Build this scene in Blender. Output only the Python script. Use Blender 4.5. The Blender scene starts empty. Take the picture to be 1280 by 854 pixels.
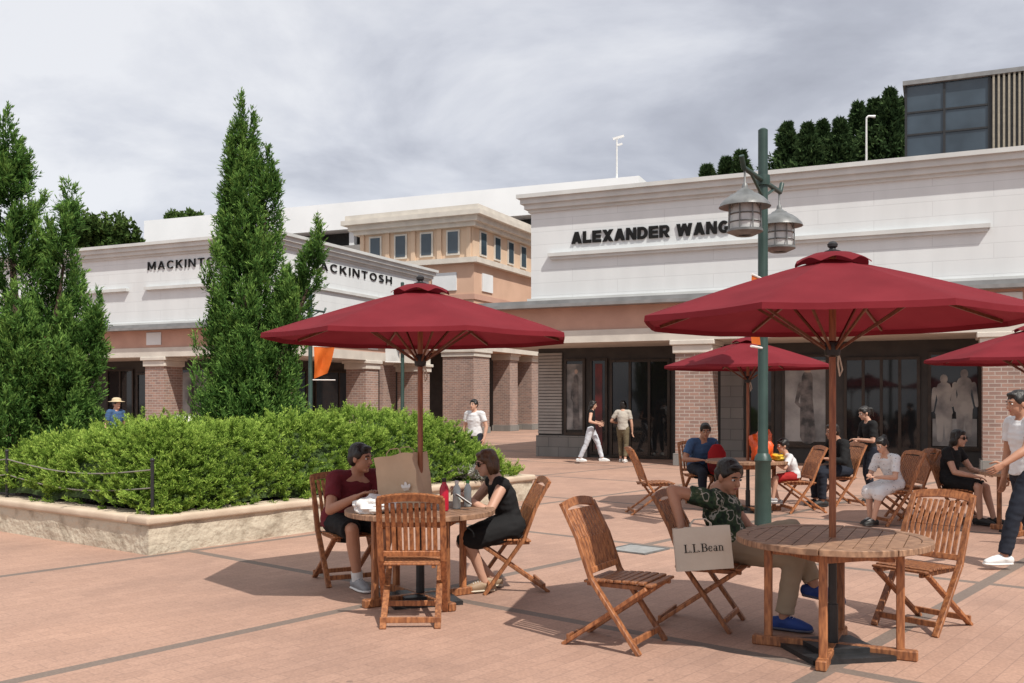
import bpy, bmesh, math, random
import numpy as np
from mathutils import Vector, Matrix, noise
R=math.radians
random.seed(4)
sc=bpy.context.scene
col=sc.collection
F=1200.; HZ=500.; EYE=1.6
def PX(px,Y): return (px-640)/F*Y
def PZ(py,Y): return EYE+(HZ-py)/F*Y
def GP(px,py):
    Y=EYE*F/(py-HZ); return (PX(px,Y),Y)

# ------------------------------------------------------------------ helpers
def tag(o,label=None,cat=None,group=None,kind=None):
    if label: o['label']=label
    if cat: o['category']=cat
    if group: o['group']=group
    if kind: o['kind']=kind
    return o
def link(name,me,parent=None):
    o=bpy.data.objects.new(name,me); col.objects.link(o)
    if parent: o.parent=parent
    return o
def thing(name,loc,deg,label,cat,group=None):
    o=link(name,None); o.location=loc; o.rotation_euler=(0,0,R(deg))
    o.empty_display_size=.2
    return tag(o,label,cat,group)
def dup(r,loc,deg,label,group=None):
    n=r.copy(); col.objects.link(n); n.location=loc; n.rotation_euler=(0,0,R(deg))
    n['label']=label
    if group: n['group']=group
    for ch in list(r.children):
        c=ch.copy(); col.objects.link(c); c.parent=n
        for g in list(ch.children):
            d=g.copy(); col.objects.link(d); d.parent=c
    return n
class MB:
    def __init__(s): s.v=[]; s.f=[]; s.m=[]
    def add(s,vs,fs,mi=0,M=None):
        b=len(s.v)
        for v in vs: s.v.append(tuple(M@Vector(v)) if M is not None else tuple(v))
        for f in fs: s.f.append(tuple(i+b for i in f)); s.m.append(mi)
    def box(s,c,d,mi=0,M=None):
        x,y,z=c; a,b,h=d[0]/2,d[1]/2,d[2]/2
        vs=[(x+i*a,y+j*b,z+k*h) for k in(-1,1) for j in(-1,1) for i in(-1,1)]
        s.add(vs,[(0,2,3,1),(4,5,7,6),(0,1,5,4),(2,6,7,3),(0,4,6,2),(1,3,7,5)],mi,M)
    def bb(s,x0,x1,y0,y1,z0,z1,mi=0,M=None):
        s.box(((x0+x1)/2,(y0+y1)/2,(z0+z1)/2),(x1-x0,y1-y0,z1-z0),mi,M)
    def beam(s,p,q,w,h,up=(0,0,1),mi=0):
        p=Vector(p);q=Vector(q); t=(q-p); L=t.length; t.normalize()
        u=Vector(up); r=t.cross(u)
        if r.length<1e-4: r=t.cross(Vector((1,0,0)))
        r.normalize(); b=r.cross(t)
        M=Matrix((r,t,b)).transposed().to_4x4(); M.translation=(p+q)/2
        s.box((0,0,0),(w,L,h),mi,M)
    def tube(s,pts,rad,n=10,mi=0,right=None,rnd=False):
        pts=[Vector(p) for p in pts]
        if not isinstance(rad,(list,)): rad=[rad]*len(pts)
        rad=[(r,r) if not isinstance(r,tuple) else r for r in rad]
        if rnd:
            t0=(pts[0]-pts[1]).normalized(); t1=(pts[-1]-pts[-2]).normalized()
            r0,r1=rad[0],rad[-1]; m0=min(r0);m1=min(r1); p0=pts[0];p1=pts[-1]
            pts=[p0+t0*m0*.96,p0+t0*m0*.7]+pts+[p1+t1*m1*.7,p1+t1*m1*.96]
            sc_=lambda r,k:(r[0]*k,r[1]*k)
            rad=[sc_(r0,.3),sc_(r0,.72)]+rad+[sc_(r1,.72),sc_(r1,.3)]
        N=len(pts); vs=[];fs=[]; R0=None
        for i,p in enumerate(pts):
            a=pts[max(i-1,0)]; b=pts[min(i+1,N-1)]
            t=(b-a).normalized()
            if right is not None: ref=Vector(right)
            elif R0 is not None: ref=R0
            else: ref=Vector((1,0,0)) if abs(t.x)<.8 else Vector((0,1,0))
            r=(ref-t*ref.dot(t))
            if r.length<1e-5: r=t.orthogonal()
            r.normalize(); R0=r; bi=t.cross(r)
            for k in range(n):
                an=2*math.pi*k/n
                vs.append(p+r*math.cos(an)*rad[i][0]+bi*math.sin(an)*rad[i][1])
        for i in range(N-1):
            for k in range(n):
                k2=(k+1)%n
                fs.append((i*n+k,i*n+k2,(i+1)*n+k2,(i+1)*n+k))
        fs.append(tuple(range(n-1,-1,-1))); fs.append(tuple((N-1)*n+k for k in range(n)))
        s.add(vs,fs,mi)
    def lathe(s,prof,n=16,mi=0,M=None):
        vs=[];fs=[]
        for r,z in prof:
            for k in range(n):
                a=2*math.pi*k/n; vs.append((r*math.cos(a),r*math.sin(a),z))
        for i in range(len(prof)-1):
            for k in range(n):
                k2=(k+1)%n; fs.append((i*n+k,i*n+k2,(i+1)*n+k2,(i+1)*n+k))
        fs.append(tuple(range(n-1,-1,-1))); fs.append(tuple((len(prof)-1)*n+k for k in range(n)))
        s.add(vs,fs,mi,M)
    def ell(s,c,r,M=None,n=14,m=8,mi=0):
        vs=[];fs=[]
        for i in range(1,m):
            ph=math.pi*i/m
            for k in range(n):
                a=2*math.pi*k/n
                vs.append(Vector((c[0]+r[0]*math.sin(ph)*math.cos(a),c[1]+r[1]*math.sin(ph)*math.sin(a),c[2]+r[2]*math.cos(ph))))
        top=len(vs); vs.append(Vector((c[0],c[1],c[2]+r[2]))); vs.append(Vector((c[0],c[1],c[2]-r[2])))
        for i in range(m-2):
            for k in range(n):
                k2=(k+1)%n; fs.append((i*n+k,(i+1)*n+k,(i+1)*n+k2,i*n+k2))
        for k in range(n):
            k2=(k+1)%n
            fs.append((top,k,k2)); fs.append((top+1,(m-2)*n+k2,(m-2)*n+k))
        s.add(vs,fs,mi,M)
    def mesh(s,name,mats,smooth=False,bev=0,seg=1):
        me=bpy.data.meshes.new(name); me.from_pydata([tuple(v) for v in s.v],[],s.f)
        if not isinstance(mats,(list,tuple)): mats=[mats]
        for m in mats: me.materials.append(m)
        me.polygons.foreach_set('material_index',s.m)
        bm=bmesh.new(); bm.from_mesh(me)
        bmesh.ops.recalc_face_normals(bm,faces=bm.faces)
        if bev: bmesh.ops.bevel(bm,geom=list(bm.edges),offset=bev,segments=seg,affect='EDGES',clamp_overlap=True,profile=.5)
        bm.to_mesh(me); bm.free()
        if smooth:
            me.polygons.foreach_set('use_smooth',[True]*len(me.polygons))
            me.set_sharp_from_angle(angle=R(42))
        return me
    def build(s,name,mats,parent=None,smooth=False,bev=0,seg=1):
        return link(name,s.mesh(name,mats,smooth,bev,seg),parent)

# ------------------------------------------------------------------ materials
def nt(name):
    m=bpy.data.materials.new(name); m.use_nodes=True
    n=m.node_tree.nodes; l=m.node_tree.links
    return m,n,l,n['Principled BSDF']
def ramp(n,stops,interp='LINEAR'):
    r=n.new('ShaderNodeValToRGB'); cr=r.color_ramp; cr.interpolation=interp
    while len(cr.elements)<len(stops): cr.elements.new(.5)
    for e,(p,c) in zip(cr.elements,stops): e.position=p; e.color=(c[0],c[1],c[2],1)
    return r
def mat(name,c1,c2=None,rough=.6,scale=6,bump=0,bscale=40,metal=0,stretch=(1,1,1),rnd=0,spec=.5,lo=.35,hi=.65,bdist=.02):
    m,n,l,b=nt(name)
    b.inputs['Roughness'].default_value=rough; b.inputs['Metallic'].default_value=metal
    b.inputs['Specular IOR Level'].default_value=spec
    if c2 is None: c2=tuple(x*.8 for x in c1)
    tc=n.new('ShaderNodeTexCoord'); mp=n.new('ShaderNodeMapping'); mp.inputs['Scale'].default_value=stretch
    l.new(tc.outputs['Object'],mp.inputs[0])
    nz=n.new('ShaderNodeTexNoise'); nz.inputs['Scale'].default_value=scale; nz.inputs['Detail'].default_value=6
    l.new(mp.outputs[0],nz.inputs['Vector'])
    r=ramp(n,[(lo,c2),(hi,c1)]); l.new(nz.outputs['Fac'],r.inputs[0])
    out=r.outputs[0]
    if rnd:
        oi=n.new('ShaderNodeObjectInfo'); mr=n.new('ShaderNodeMapRange')
        mr.inputs['To Min'].default_value=1-rnd; mr.inputs['To Max'].default_value=1+rnd
        l.new(oi.outputs['Random'],mr.inputs[0])
        hs=n.new('ShaderNodeHueSaturation'); l.new(out,hs.inputs['Color']); l.new(mr.outputs[0],hs.inputs['Value']); out=hs.outputs[0]
    l.new(out,b.inputs['Base Color'])
    if bump:
        n2=n.new('ShaderNodeTexNoise'); n2.inputs['Scale'].default_value=bscale; n2.inputs['Detail'].default_value=5
        l.new(mp.outputs[0],n2.inputs['Vector'])
        bp=n.new('ShaderNodeBump'); bp.inputs['Strength'].default_value=bump; bp.inputs['Distance'].default_value=bdist
        l.new(n2.outputs['Fac'],bp.inputs['Height']); l.new(bp.outputs[0],b.inputs['Normal'])
    return m
def brickmat(name,c1,c2,mortar,w,h,ms,bump=.4,rough=.8,offset=.5,dirt=.25):
    m,n,l,b=nt(name); b.inputs['Roughness'].default_value=rough
    tc=n.new('ShaderNodeTexCoord'); sp=n.new('ShaderNodeSeparateXYZ'); l.new(tc.outputs['Object'],sp.inputs[0])
    ad=n.new('ShaderNodeMath'); l.new(sp.outputs[0],ad.inputs[0]); l.new(sp.outputs[1],ad.inputs[1])
    cb=n.new('ShaderNodeCombineXYZ'); l.new(ad.outputs[0],cb.inputs[0]); l.new(sp.outputs[2],cb.inputs[1])
    br=n.new('ShaderNodeTexBrick'); br.offset=offset
    br.inputs['Scale'].default_value=1; br.inputs['Brick Width'].default_value=w; br.inputs['Row Height'].default_value=h
    br.inputs['Mortar Size'].default_value=ms; br.inputs['Mortar Smooth'].default_value=.2
    br.inputs['Color1'].default_value=(*c1,1); br.inputs['Color2'].default_value=(*c2,1); br.inputs['Mortar'].default_value=(*mortar,1)
    l.new(cb.outputs[0],br.inputs['Vector'])
    nz=n.new('ShaderNodeTexNoise'); nz.inputs['Scale'].default_value=1.3; nz.inputs['Detail'].default_value=7
    mp=n.new('ShaderNodeMapping'); mp.inputs['Scale'].default_value=(1.6,1.6,.35)
    l.new(tc.outputs['Object'],mp.inputs[0]); l.new(mp.outputs[0],nz.inputs['Vector'])
    rp=ramp(n,[(.3,(1-dirt,)*3),(.65,(1,1,1))]); l.new(nz.outputs['Fac'],rp.inputs[0])
    mx=n.new('ShaderNodeMix'); mx.data_type='RGBA'; mx.blend_type='MULTIPLY'; mx.inputs[0].default_value=1
    l.new(br.outputs['Color'],mx.inputs[6]); l.new(rp.outputs[0],mx.inputs[7]); l.new(mx.outputs[2],b.inputs['Base Color'])
    bp=n.new('ShaderNodeBump'); bp.inputs['Strength'].default_value=bump; bp.inputs['Distance'].default_value=.01; bp.invert=True
    l.new(br.outputs['Fac'],bp.inputs['Height']); l.new(bp.outputs[0],b.inputs['Normal'])
    return m
def leafmat(name,dark,mid,light,trans=.25):
    m,n,l,b=nt(name); n.remove(b)
    at=n.new('ShaderNodeAttribute'); at.attribute_name='tint'
    r=ramp(n,[(0,dark),(.5,mid),(1,light)]); l.new(at.outputs['Fac'],r.inputs[0])
    d=n.new('ShaderNodeBsdfDiffuse'); t=n.new('ShaderNodeBsdfTranslucent'); mx=n.new('ShaderNodeMixShader'); mx.inputs[0].default_value=trans
    l.new(r.outputs[0],d.inputs[0]); l.new(r.outputs[0],t.inputs[0]); l.new(d.outputs[0],mx.inputs[1]); l.new(t.outputs[0],mx.inputs[2])
    l.new(mx.outputs[0],n['Material Output'].inputs[0]); return m
def clothmat(name,c,rough=.85,trans=0.,c2=None):
    m,n,l,b=nt(name)
    tc=n.new('ShaderNodeTexCoord'); nz=n.new('ShaderNodeTexNoise'); nz.inputs['Scale'].default_value=3.; nz.inputs['Detail'].default_value=5
    l.new(tc.outputs['Object'],nz.inputs['Vector'])
    r=ramp(n,[(.3,c2 or tuple(x*.78 for x in c)),(.7,c)]); l.new(nz.outputs['Fac'],r.inputs[0]); l.new(r.outputs[0],b.inputs['Base Color'])
    b.inputs['Roughness'].default_value=rough; b.inputs['Specular IOR Level'].default_value=.2
    n2=n.new('ShaderNodeTexNoise'); n2.inputs['Scale'].default_value=260; l.new(tc.outputs['Object'],n2.inputs['Vector'])
    bp=n.new('ShaderNodeBump'); bp.inputs['Strength'].default_value=.25; bp.inputs['Distance'].default_value=.004
    l.new(n2.outputs['Fac'],bp.inputs['Height']); l.new(bp.outputs[0],b.inputs['Normal'])
    if trans:
        t=n.new('ShaderNodeBsdfTranslucent'); l.new(r.outputs[0],t.inputs[0]); mx=n.new('ShaderNodeMixShader'); mx.inputs[0].default_value=trans
        l.new(b.outputs[0],mx.inputs[1]); l.new(t.outputs[0],mx.inputs[2]); l.new(mx.outputs[0],n['Material Output'].inputs[0])
    return m
def patmat(name,stops,scale,rough=.85,vor=False):
    m,n,l,b=nt(name); b.inputs['Roughness'].default_value=rough; b.inputs['Specular IOR Level'].default_value=.2
    tc=n.new('ShaderNodeTexCoord')
    if vor:
        t=n.new('ShaderNodeTexVoronoi'); t.inputs['Scale'].default_value=scale; o=t.outputs['Distance']
    else:
        t=n.new('ShaderNodeTexNoise'); t.inputs['Scale'].default_value=scale; t.inputs['Detail'].default_value=2; o=t.outputs['Fac']
    l.new(tc.outputs['Object'],t.inputs['Vector'])
    r=ramp(n,stops,'CONSTANT'); l.new(o,r.inputs[0]); l.new(r.outputs[0],b.inputs['Base Color']); return m

WOOD=mat('teak_wood',(.41,.165,.064),(.18,.063,.026),.5,9,.25,30,stretch=(6,6,1.2),rnd=.25,bdist=.004)
WOOD2=mat('weathered_teak',(.37,.215,.13),(.15,.082,.049),.6,7,.3,30,stretch=(2,9,2),rnd=.1,bdist=.004)
WOODP=mat('varnished_pole_wood',(.32,.115,.048),(.19,.06,.025),.4,8,stretch=(8,8,1))
WOODR=mat('dark_rib_wood',(.17,.06,.027),(.10,.033,.015),.5,8,stretch=(8,8,1))
RED=clothmat('umbrella_red_canvas',(.215,.020,.029),.85,.2,(.165,.013,.020))
BLK=mat('black_metal',(.02,.021,.023),(.012,.012,.013),.5,20,.1)
BLKP=mat('black_lettering',(.010,.010,.010),(.007,.007,.007),.6,4,spec=.2)
GRN=mat('dark_green_paint',(.030,.062,.052),(.02,.045,.038),.45,5,.05,60)
LGREY=mat('lantern_grey_metal',(.175,.18,.18),(.11,.115,.115),.4,9,.1)
FROST=mat('lantern_glass',(.62,.63,.62),(.5,.51,.51),.3,5)
WHITE_A=brickmat('white_panel_siding',(.66,.685,.695),(.645,.67,.68),(.575,.595,.605),2.4,.33,.009,.2,.7,.5,.08)
WHITE=mat('white_render',(.70,.72,.73),(.63,.65,.655),.75,1.2,.1,50)
WHITER=mat('bright_white_parapet',(.84,.86,.87),(.79,.81,.82),.7,.4)
CREAM=mat('cream_trim',(.62,.575,.51),(.53,.49,.435),.75,2,.15,40)
CORN=mat('pale_grey_cornice',(.58,.59,.58),(.50,.51,.50),.75,1.5,.1,40)
TERRA=mat('terracotta_render',(.52,.315,.24),(.45,.268,.205),.85,1.5,.15,60)
LIP=mat('grey_metal_roof_edge',(.25,.25,.25),(.19,.19,.19),.5,3)
BRICK=brickmat('pillar_brick',(.38,.235,.185),(.25,.165,.14),(.43,.37,.33),.24,.085,.011,.5,.85,.5,.2)
PEACH=mat('peach_render',(.60,.395,.285),(.53,.345,.245),.85,.8,.1,40)
TAN=mat('tan_render',(.62,.455,.325),(.55,.40,.285),.85,.8,.1,40)
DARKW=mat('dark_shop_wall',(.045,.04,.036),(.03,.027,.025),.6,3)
STONEG=brickmat('grey_stone_plinth',(.26,.25,.23),(.21,.2,.19),(.14,.14,.13),.6,.28,.01,.3,.8,.5,.2)
LOUV=mat('pale_louvre_panel',(.36,.345,.32),(.30,.285,.265),.7,3)
BRONZE=mat('bronze_frame',(.05,.035,.025),(.03,.022,.017),.4,4,metal=.4)
def glassm(name,c,rough=.04):
    m,n,l,b=nt(name); b.inputs['Base Color'].default_value=(*c,1); b.inputs['Roughness'].default_value=rough
    tc=n.new('ShaderNodeTexCoord'); nz=n.new('ShaderNodeTexNoise'); nz.inputs['Scale'].default_value=.6
    l.new(tc.outputs['Object'],nz.inputs['Vector']); r=ramp(n,[(.3,tuple(x*.6 for x in c)),(.7,c)]); l.new(nz.outputs['Fac'],r.inputs[0]); l.new(r.outputs[0],b.inputs['Base Color'])
    return m
GLASS=glassm('dark_shop_glass',(.022,.024,.026))
GLASSB=glassm('blue_grey_glass',(.06,.085,.11),.06)
STONE=mat('rough_beige_stone',(.54,.475,.37),(.27,.22,.16),.9,4.5,.6,16,lo=.26,hi=.50,bdist=.04)
COPE=mat('smooth_stone_coping',(.58,.47,.36),(.48,.38,.285),.8,3,.15,50)
SOIL=mat('dark_soil',(.06,.04,.028),(.03,.02,.015),.95,12,.6,40)
BARK=mat('brown_bark',(.10,.065,.045),(.05,.032,.022),.9,9,.8,22,stretch=(3,3,.6))
SKIN1=mat('skin_tan',(.42,.215,.135),(.38,.185,.115),.55,5)
SKIN2=mat('skin_light',(.56,.33,.235),(.51,.29,.20),.55,5)
HAIRB=mat('black_hair',(.016,.012,.010),(.008,.006,.005),.45,30,.5,60,stretch=(1,1,.2))
HAIRBR=mat('brown_hair',(.13,.065,.03),(.06,.03,.015),.45,30,.5,60,stretch=(1,1,.2))
EYEW=mat('eye_white',(.7,.68,.65)); LIPM=mat('lips',(.33,.10,.085)); DARK=mat('dark_iris',(.02,.013,.01))
KRAFT=mat('kraft_paper',(.60,.45,.31),(.52,.385,.26),.8,3,.35,14)
KRAFT2=mat('pale_kraft_paper',(.60,.54,.45),(.54,.48,.40),.8,3,.35,14)
PLASTW=mat('white_plastic',(.75,.75,.73),(.66,.66,.65),.4,6,.3,20)
ORANGE=clothmat('orange_cloth',(.66,.15,.025),.7,.2)
WHITEP=mat('white_print',(.78,.77,.74),(.72,.71,.69),.7)
ROPE=mat('grey_rope',(.25,.23,.2)); 

# ------------------------------------------------------------------ foliage meshes
def nrm(a): return a/np.maximum(np.linalg.norm(a,axis=-1,keepdims=True),1e-9)
def leafmesh(name,base,d,L,per,ll,lw,material,parent=None,spread=.7,tint0=None,seed=0,t0=0.,tw=.45):
    rng=np.random.default_rng(seed); n=len(base)
    t=rng.random((n,per))*(1-t0)+t0
    pos=base[:,None,:]+d[:,None,:]*(L[:,None]*t)[...,None]
    ld=nrm(d[:,None,:]+rng.normal(size=(n,per,3))*spread)
    wv=nrm(np.cross(ld,rng.normal(size=(n,per,3))))
    l=ll*(.6+.8*rng.random((n,per,1)))
    V=np.stack([pos,pos+ld*l*.45+wv*lw,pos+ld*l,pos+ld*l*.45-wv*lw],2).reshape(-1,3)
    if tint0 is None: tint0=rng.random(n)
    ti=tint0[:,None]*(1-tw)+tw*t+rng.normal(size=(n,per))*.08
    ti=np.repeat(np.clip(ti,0,1).reshape(-1),4)
    me=bpy.data.meshes.new(name); N=len(V); Q=N//4
    me.vertices.add(N); me.vertices.foreach_set('co',V.astype(np.float32).ravel())
    me.loops.add(N); me.loops.foreach_set('vertex_index',np.arange(N,dtype=np.int32))
    me.polygons.add(Q); me.polygons.foreach_set('loop_start',np.arange(0,N,4,dtype=np.int32))
    me.update(calc_edges=True)
    a=me.attributes.new('tint','FLOAT','POINT'); a.data.foreach_set('value',ti.astype(np.float32))
    me.materials.append(material); me.validate()
    return link(name,me,parent)
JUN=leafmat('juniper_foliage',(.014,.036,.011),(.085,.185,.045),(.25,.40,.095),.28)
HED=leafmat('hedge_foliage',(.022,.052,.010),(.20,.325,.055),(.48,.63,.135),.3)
FIR=leafmat('far_conifer_foliage',(.014,.028,.014),(.045,.08,.032),(.10,.15,.055),.15)
BRD=leafmat('broadleaf_foliage',(.016,.034,.010),(.055,.10,.028),(.12,.18,.05),.25)
SILV=leafmat('silver_foliage',(.10,.10,.09),(.32,.32,.29),(.55,.54,.5),.2)

def juniper(loc,leaders,label,seed,dens=62):
    # upright juniper: every tuft is a flame that leaves the stem, bends up and ends in a point
    rng=np.random.default_rng(seed)
    t=thing('juniper_tree',loc,0,label,'tree')
    mb=MB(); B=[];D=[];LL=[];T=[]
    for (b,tp,Rm,k) in leaders:
        b=np.array(b,float); tp=np.array(tp,float); hh=np.linalg.norm(tp-b)
        mb.tube([b*.6+np.array([0,0,-.1]) if b[2]>.3 else b-np.array([0,0,.1]),b+(tp-b)*.4,b+(tp-b)*.8],[.09*k**.5,.055*k**.5,.02],8)
        n=int(dens*k)
        f=np.concatenate([rng.random(n)**1.05*.96,[.93,.97,1.]])
        n=len(f)
        p=b+(tp-b)*f[:,None]
        az=np.arange(n)*2.399+rng.random(n)*.9
        r=Rm*(1-f)**.85*(.5+.75*rng.random(n))*np.where(f<.10,.65+f*3.5,1)+.05
        r[-1]=.02
        rise=(.42+.65*rng.random(n))*(.55+.6*(1-f)) ; rise[-1]=.55
        m=48
        tt=rng.random((n,m))**.85
        out=1-(1-tt)**1.8
        ax=np.stack([np.cos(az),np.sin(az),np.zeros(n)],1)
        wid=(.055+.11*(1-f))[:,None]*np.sin(np.pi*np.clip(tt*.86+.14,0,1)**.8)**.8
        base=p[:,None,:]+ax[:,None,:]*(r[:,None]*out)[...,None]+np.array([0,0,1.])*(rise[:,None]*(.25*tt+.75*tt**1.7))[...,None]
        off=rng.normal(size=(n,m,3)); off=nrm(off)*(wid*rng.random((n,m))**.4)[...,None]
        base=base+off
        d=nrm(ax[:,None,:]*(.9*(1-tt)+.12)[...,None]+np.array([0,0,.85])+off*2.5+rng.normal(size=(n,m,3))*.22)
        B.append(base.reshape(-1,3)); D.append(d.reshape(-1,3))
        LL.append((.21*(1.15-.5*tt)).ravel())
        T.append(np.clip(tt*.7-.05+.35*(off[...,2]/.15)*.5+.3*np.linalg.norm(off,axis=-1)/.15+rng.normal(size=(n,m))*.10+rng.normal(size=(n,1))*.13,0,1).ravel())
    mb.build('trunk',BARK,t,True)
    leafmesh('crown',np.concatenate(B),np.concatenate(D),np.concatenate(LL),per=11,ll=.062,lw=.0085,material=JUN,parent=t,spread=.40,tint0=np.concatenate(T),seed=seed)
    return t
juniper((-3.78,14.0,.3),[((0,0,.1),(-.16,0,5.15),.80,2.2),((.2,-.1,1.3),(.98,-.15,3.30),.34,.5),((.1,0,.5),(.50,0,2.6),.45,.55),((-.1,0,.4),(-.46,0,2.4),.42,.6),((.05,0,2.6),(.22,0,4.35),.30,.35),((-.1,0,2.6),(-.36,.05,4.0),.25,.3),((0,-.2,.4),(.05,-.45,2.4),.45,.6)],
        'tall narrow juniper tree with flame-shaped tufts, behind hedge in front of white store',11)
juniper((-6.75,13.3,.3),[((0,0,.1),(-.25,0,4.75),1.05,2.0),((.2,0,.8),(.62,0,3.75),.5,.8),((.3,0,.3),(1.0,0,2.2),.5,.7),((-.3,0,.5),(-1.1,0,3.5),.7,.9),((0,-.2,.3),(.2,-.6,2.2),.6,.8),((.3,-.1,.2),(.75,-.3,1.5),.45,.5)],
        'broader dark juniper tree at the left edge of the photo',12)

# ------------------------------------------------------------------ sky, sun, camera
w=bpy.data.worlds.new('World'); sc.world=w; w.use_nodes=True
n=w.node_tree.nodes; l=w.node_tree.links; bg=n['Background']
sky=n.new('ShaderNodeTexSky'); sky.sky_type='NISHITA'; sky.sun_disc=False; sky.sun_elevation=R(53); sky.sun_rotation=R(147)
scl=n.new('ShaderNodeVectorMath'); scl.operation='SCALE'; scl.inputs['Scale'].default_value=.10; l.new(sky.outputs[0],scl.inputs[0])
tc=n.new('ShaderNodeTexCoord'); sp=n.new('ShaderNodeSeparateXYZ'); l.new(tc.outputs['Generated'],sp.inputs[0])
def mth(op,a,b):
    m=n.new('ShaderNodeMath'); m.operation=op
    for i,v in enumerate((a,b)):
        if isinstance(v,(int,float)): m.inputs[i].default_value=v
        else: l.new(v,m.inputs[i])
    return m.outputs[0]
zc=mth('ADD',mth('MAXIMUM',sp.outputs[2],0.),.26)
cb=n.new('ShaderNodeCombineXYZ'); l.new(mth('DIVIDE',sp.outputs[0],zc),cb.inputs[0]); l.new(mth('DIVIDE',sp.outputs[1],zc),cb.inputs[1])
nz=n.new('ShaderNodeTexNoise'); nz.inputs['Scale'].default_value=1.8; nz.inputs['Detail'].default_value=9; nz.inputs['Roughness'].default_value=.55; nz.inputs['Distortion'].default_value=.35
l.new(cb.outputs[0],nz.inputs['Vector'])
cr=ramp(n,[(.30,(.39,.40,.455)),(.46,(.53,.545,.61)),(.58,(.71,.725,.785)),(.72,(.91,.915,.945))])
fac=mth('ADD',nz.outputs['Fac'],mth('MULTIPLY',sp.outputs[0],-.24)); fac=mth('ADD',fac,mth('MULTIPLY',sp.outputs[2],.33)); l.new(mth('SUBTRACT',fac,.04),cr.inputs[0])
mx=n.new('ShaderNodeMix'); mx.data_type='RGBA'; mx.inputs[0].default_value=.14
l.new(cr.outputs[0],mx.inputs[6]); l.new(scl.outputs[0],mx.inputs[7]); l.new(mx.outputs[2],bg.inputs[0]); bg.inputs[1].default_value=1.02
sd=bpy.data.lights.new('sun','SUN'); sd.energy=4.6; sd.angle=R(.6); sd.color=(1,.95,.865)
so=bpy.data.objects.new('sun',sd); col.objects.link(so); so.location=(10,-15,30)
so.rotation_euler=Vector((-.9,1.4,-2.2)).to_track_quat('-Z','Y').to_euler()
cd=bpy.data.cameras.new('camera'); cam=bpy.data.objects.new('camera',cd); col.objects.link(cam)
cam.location=(0,0,EYE); cam.rotation_euler=(R(90),0,0); cd.sensor_width=36; cd.lens=F/1280*36; cd.shift_y=73/1280; cd.clip_end=2000
sc.camera=cam
sc.view_settings.view_transform='Standard'; sc.view_settings.look='None'; sc.view_settings.exposure=0

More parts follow.
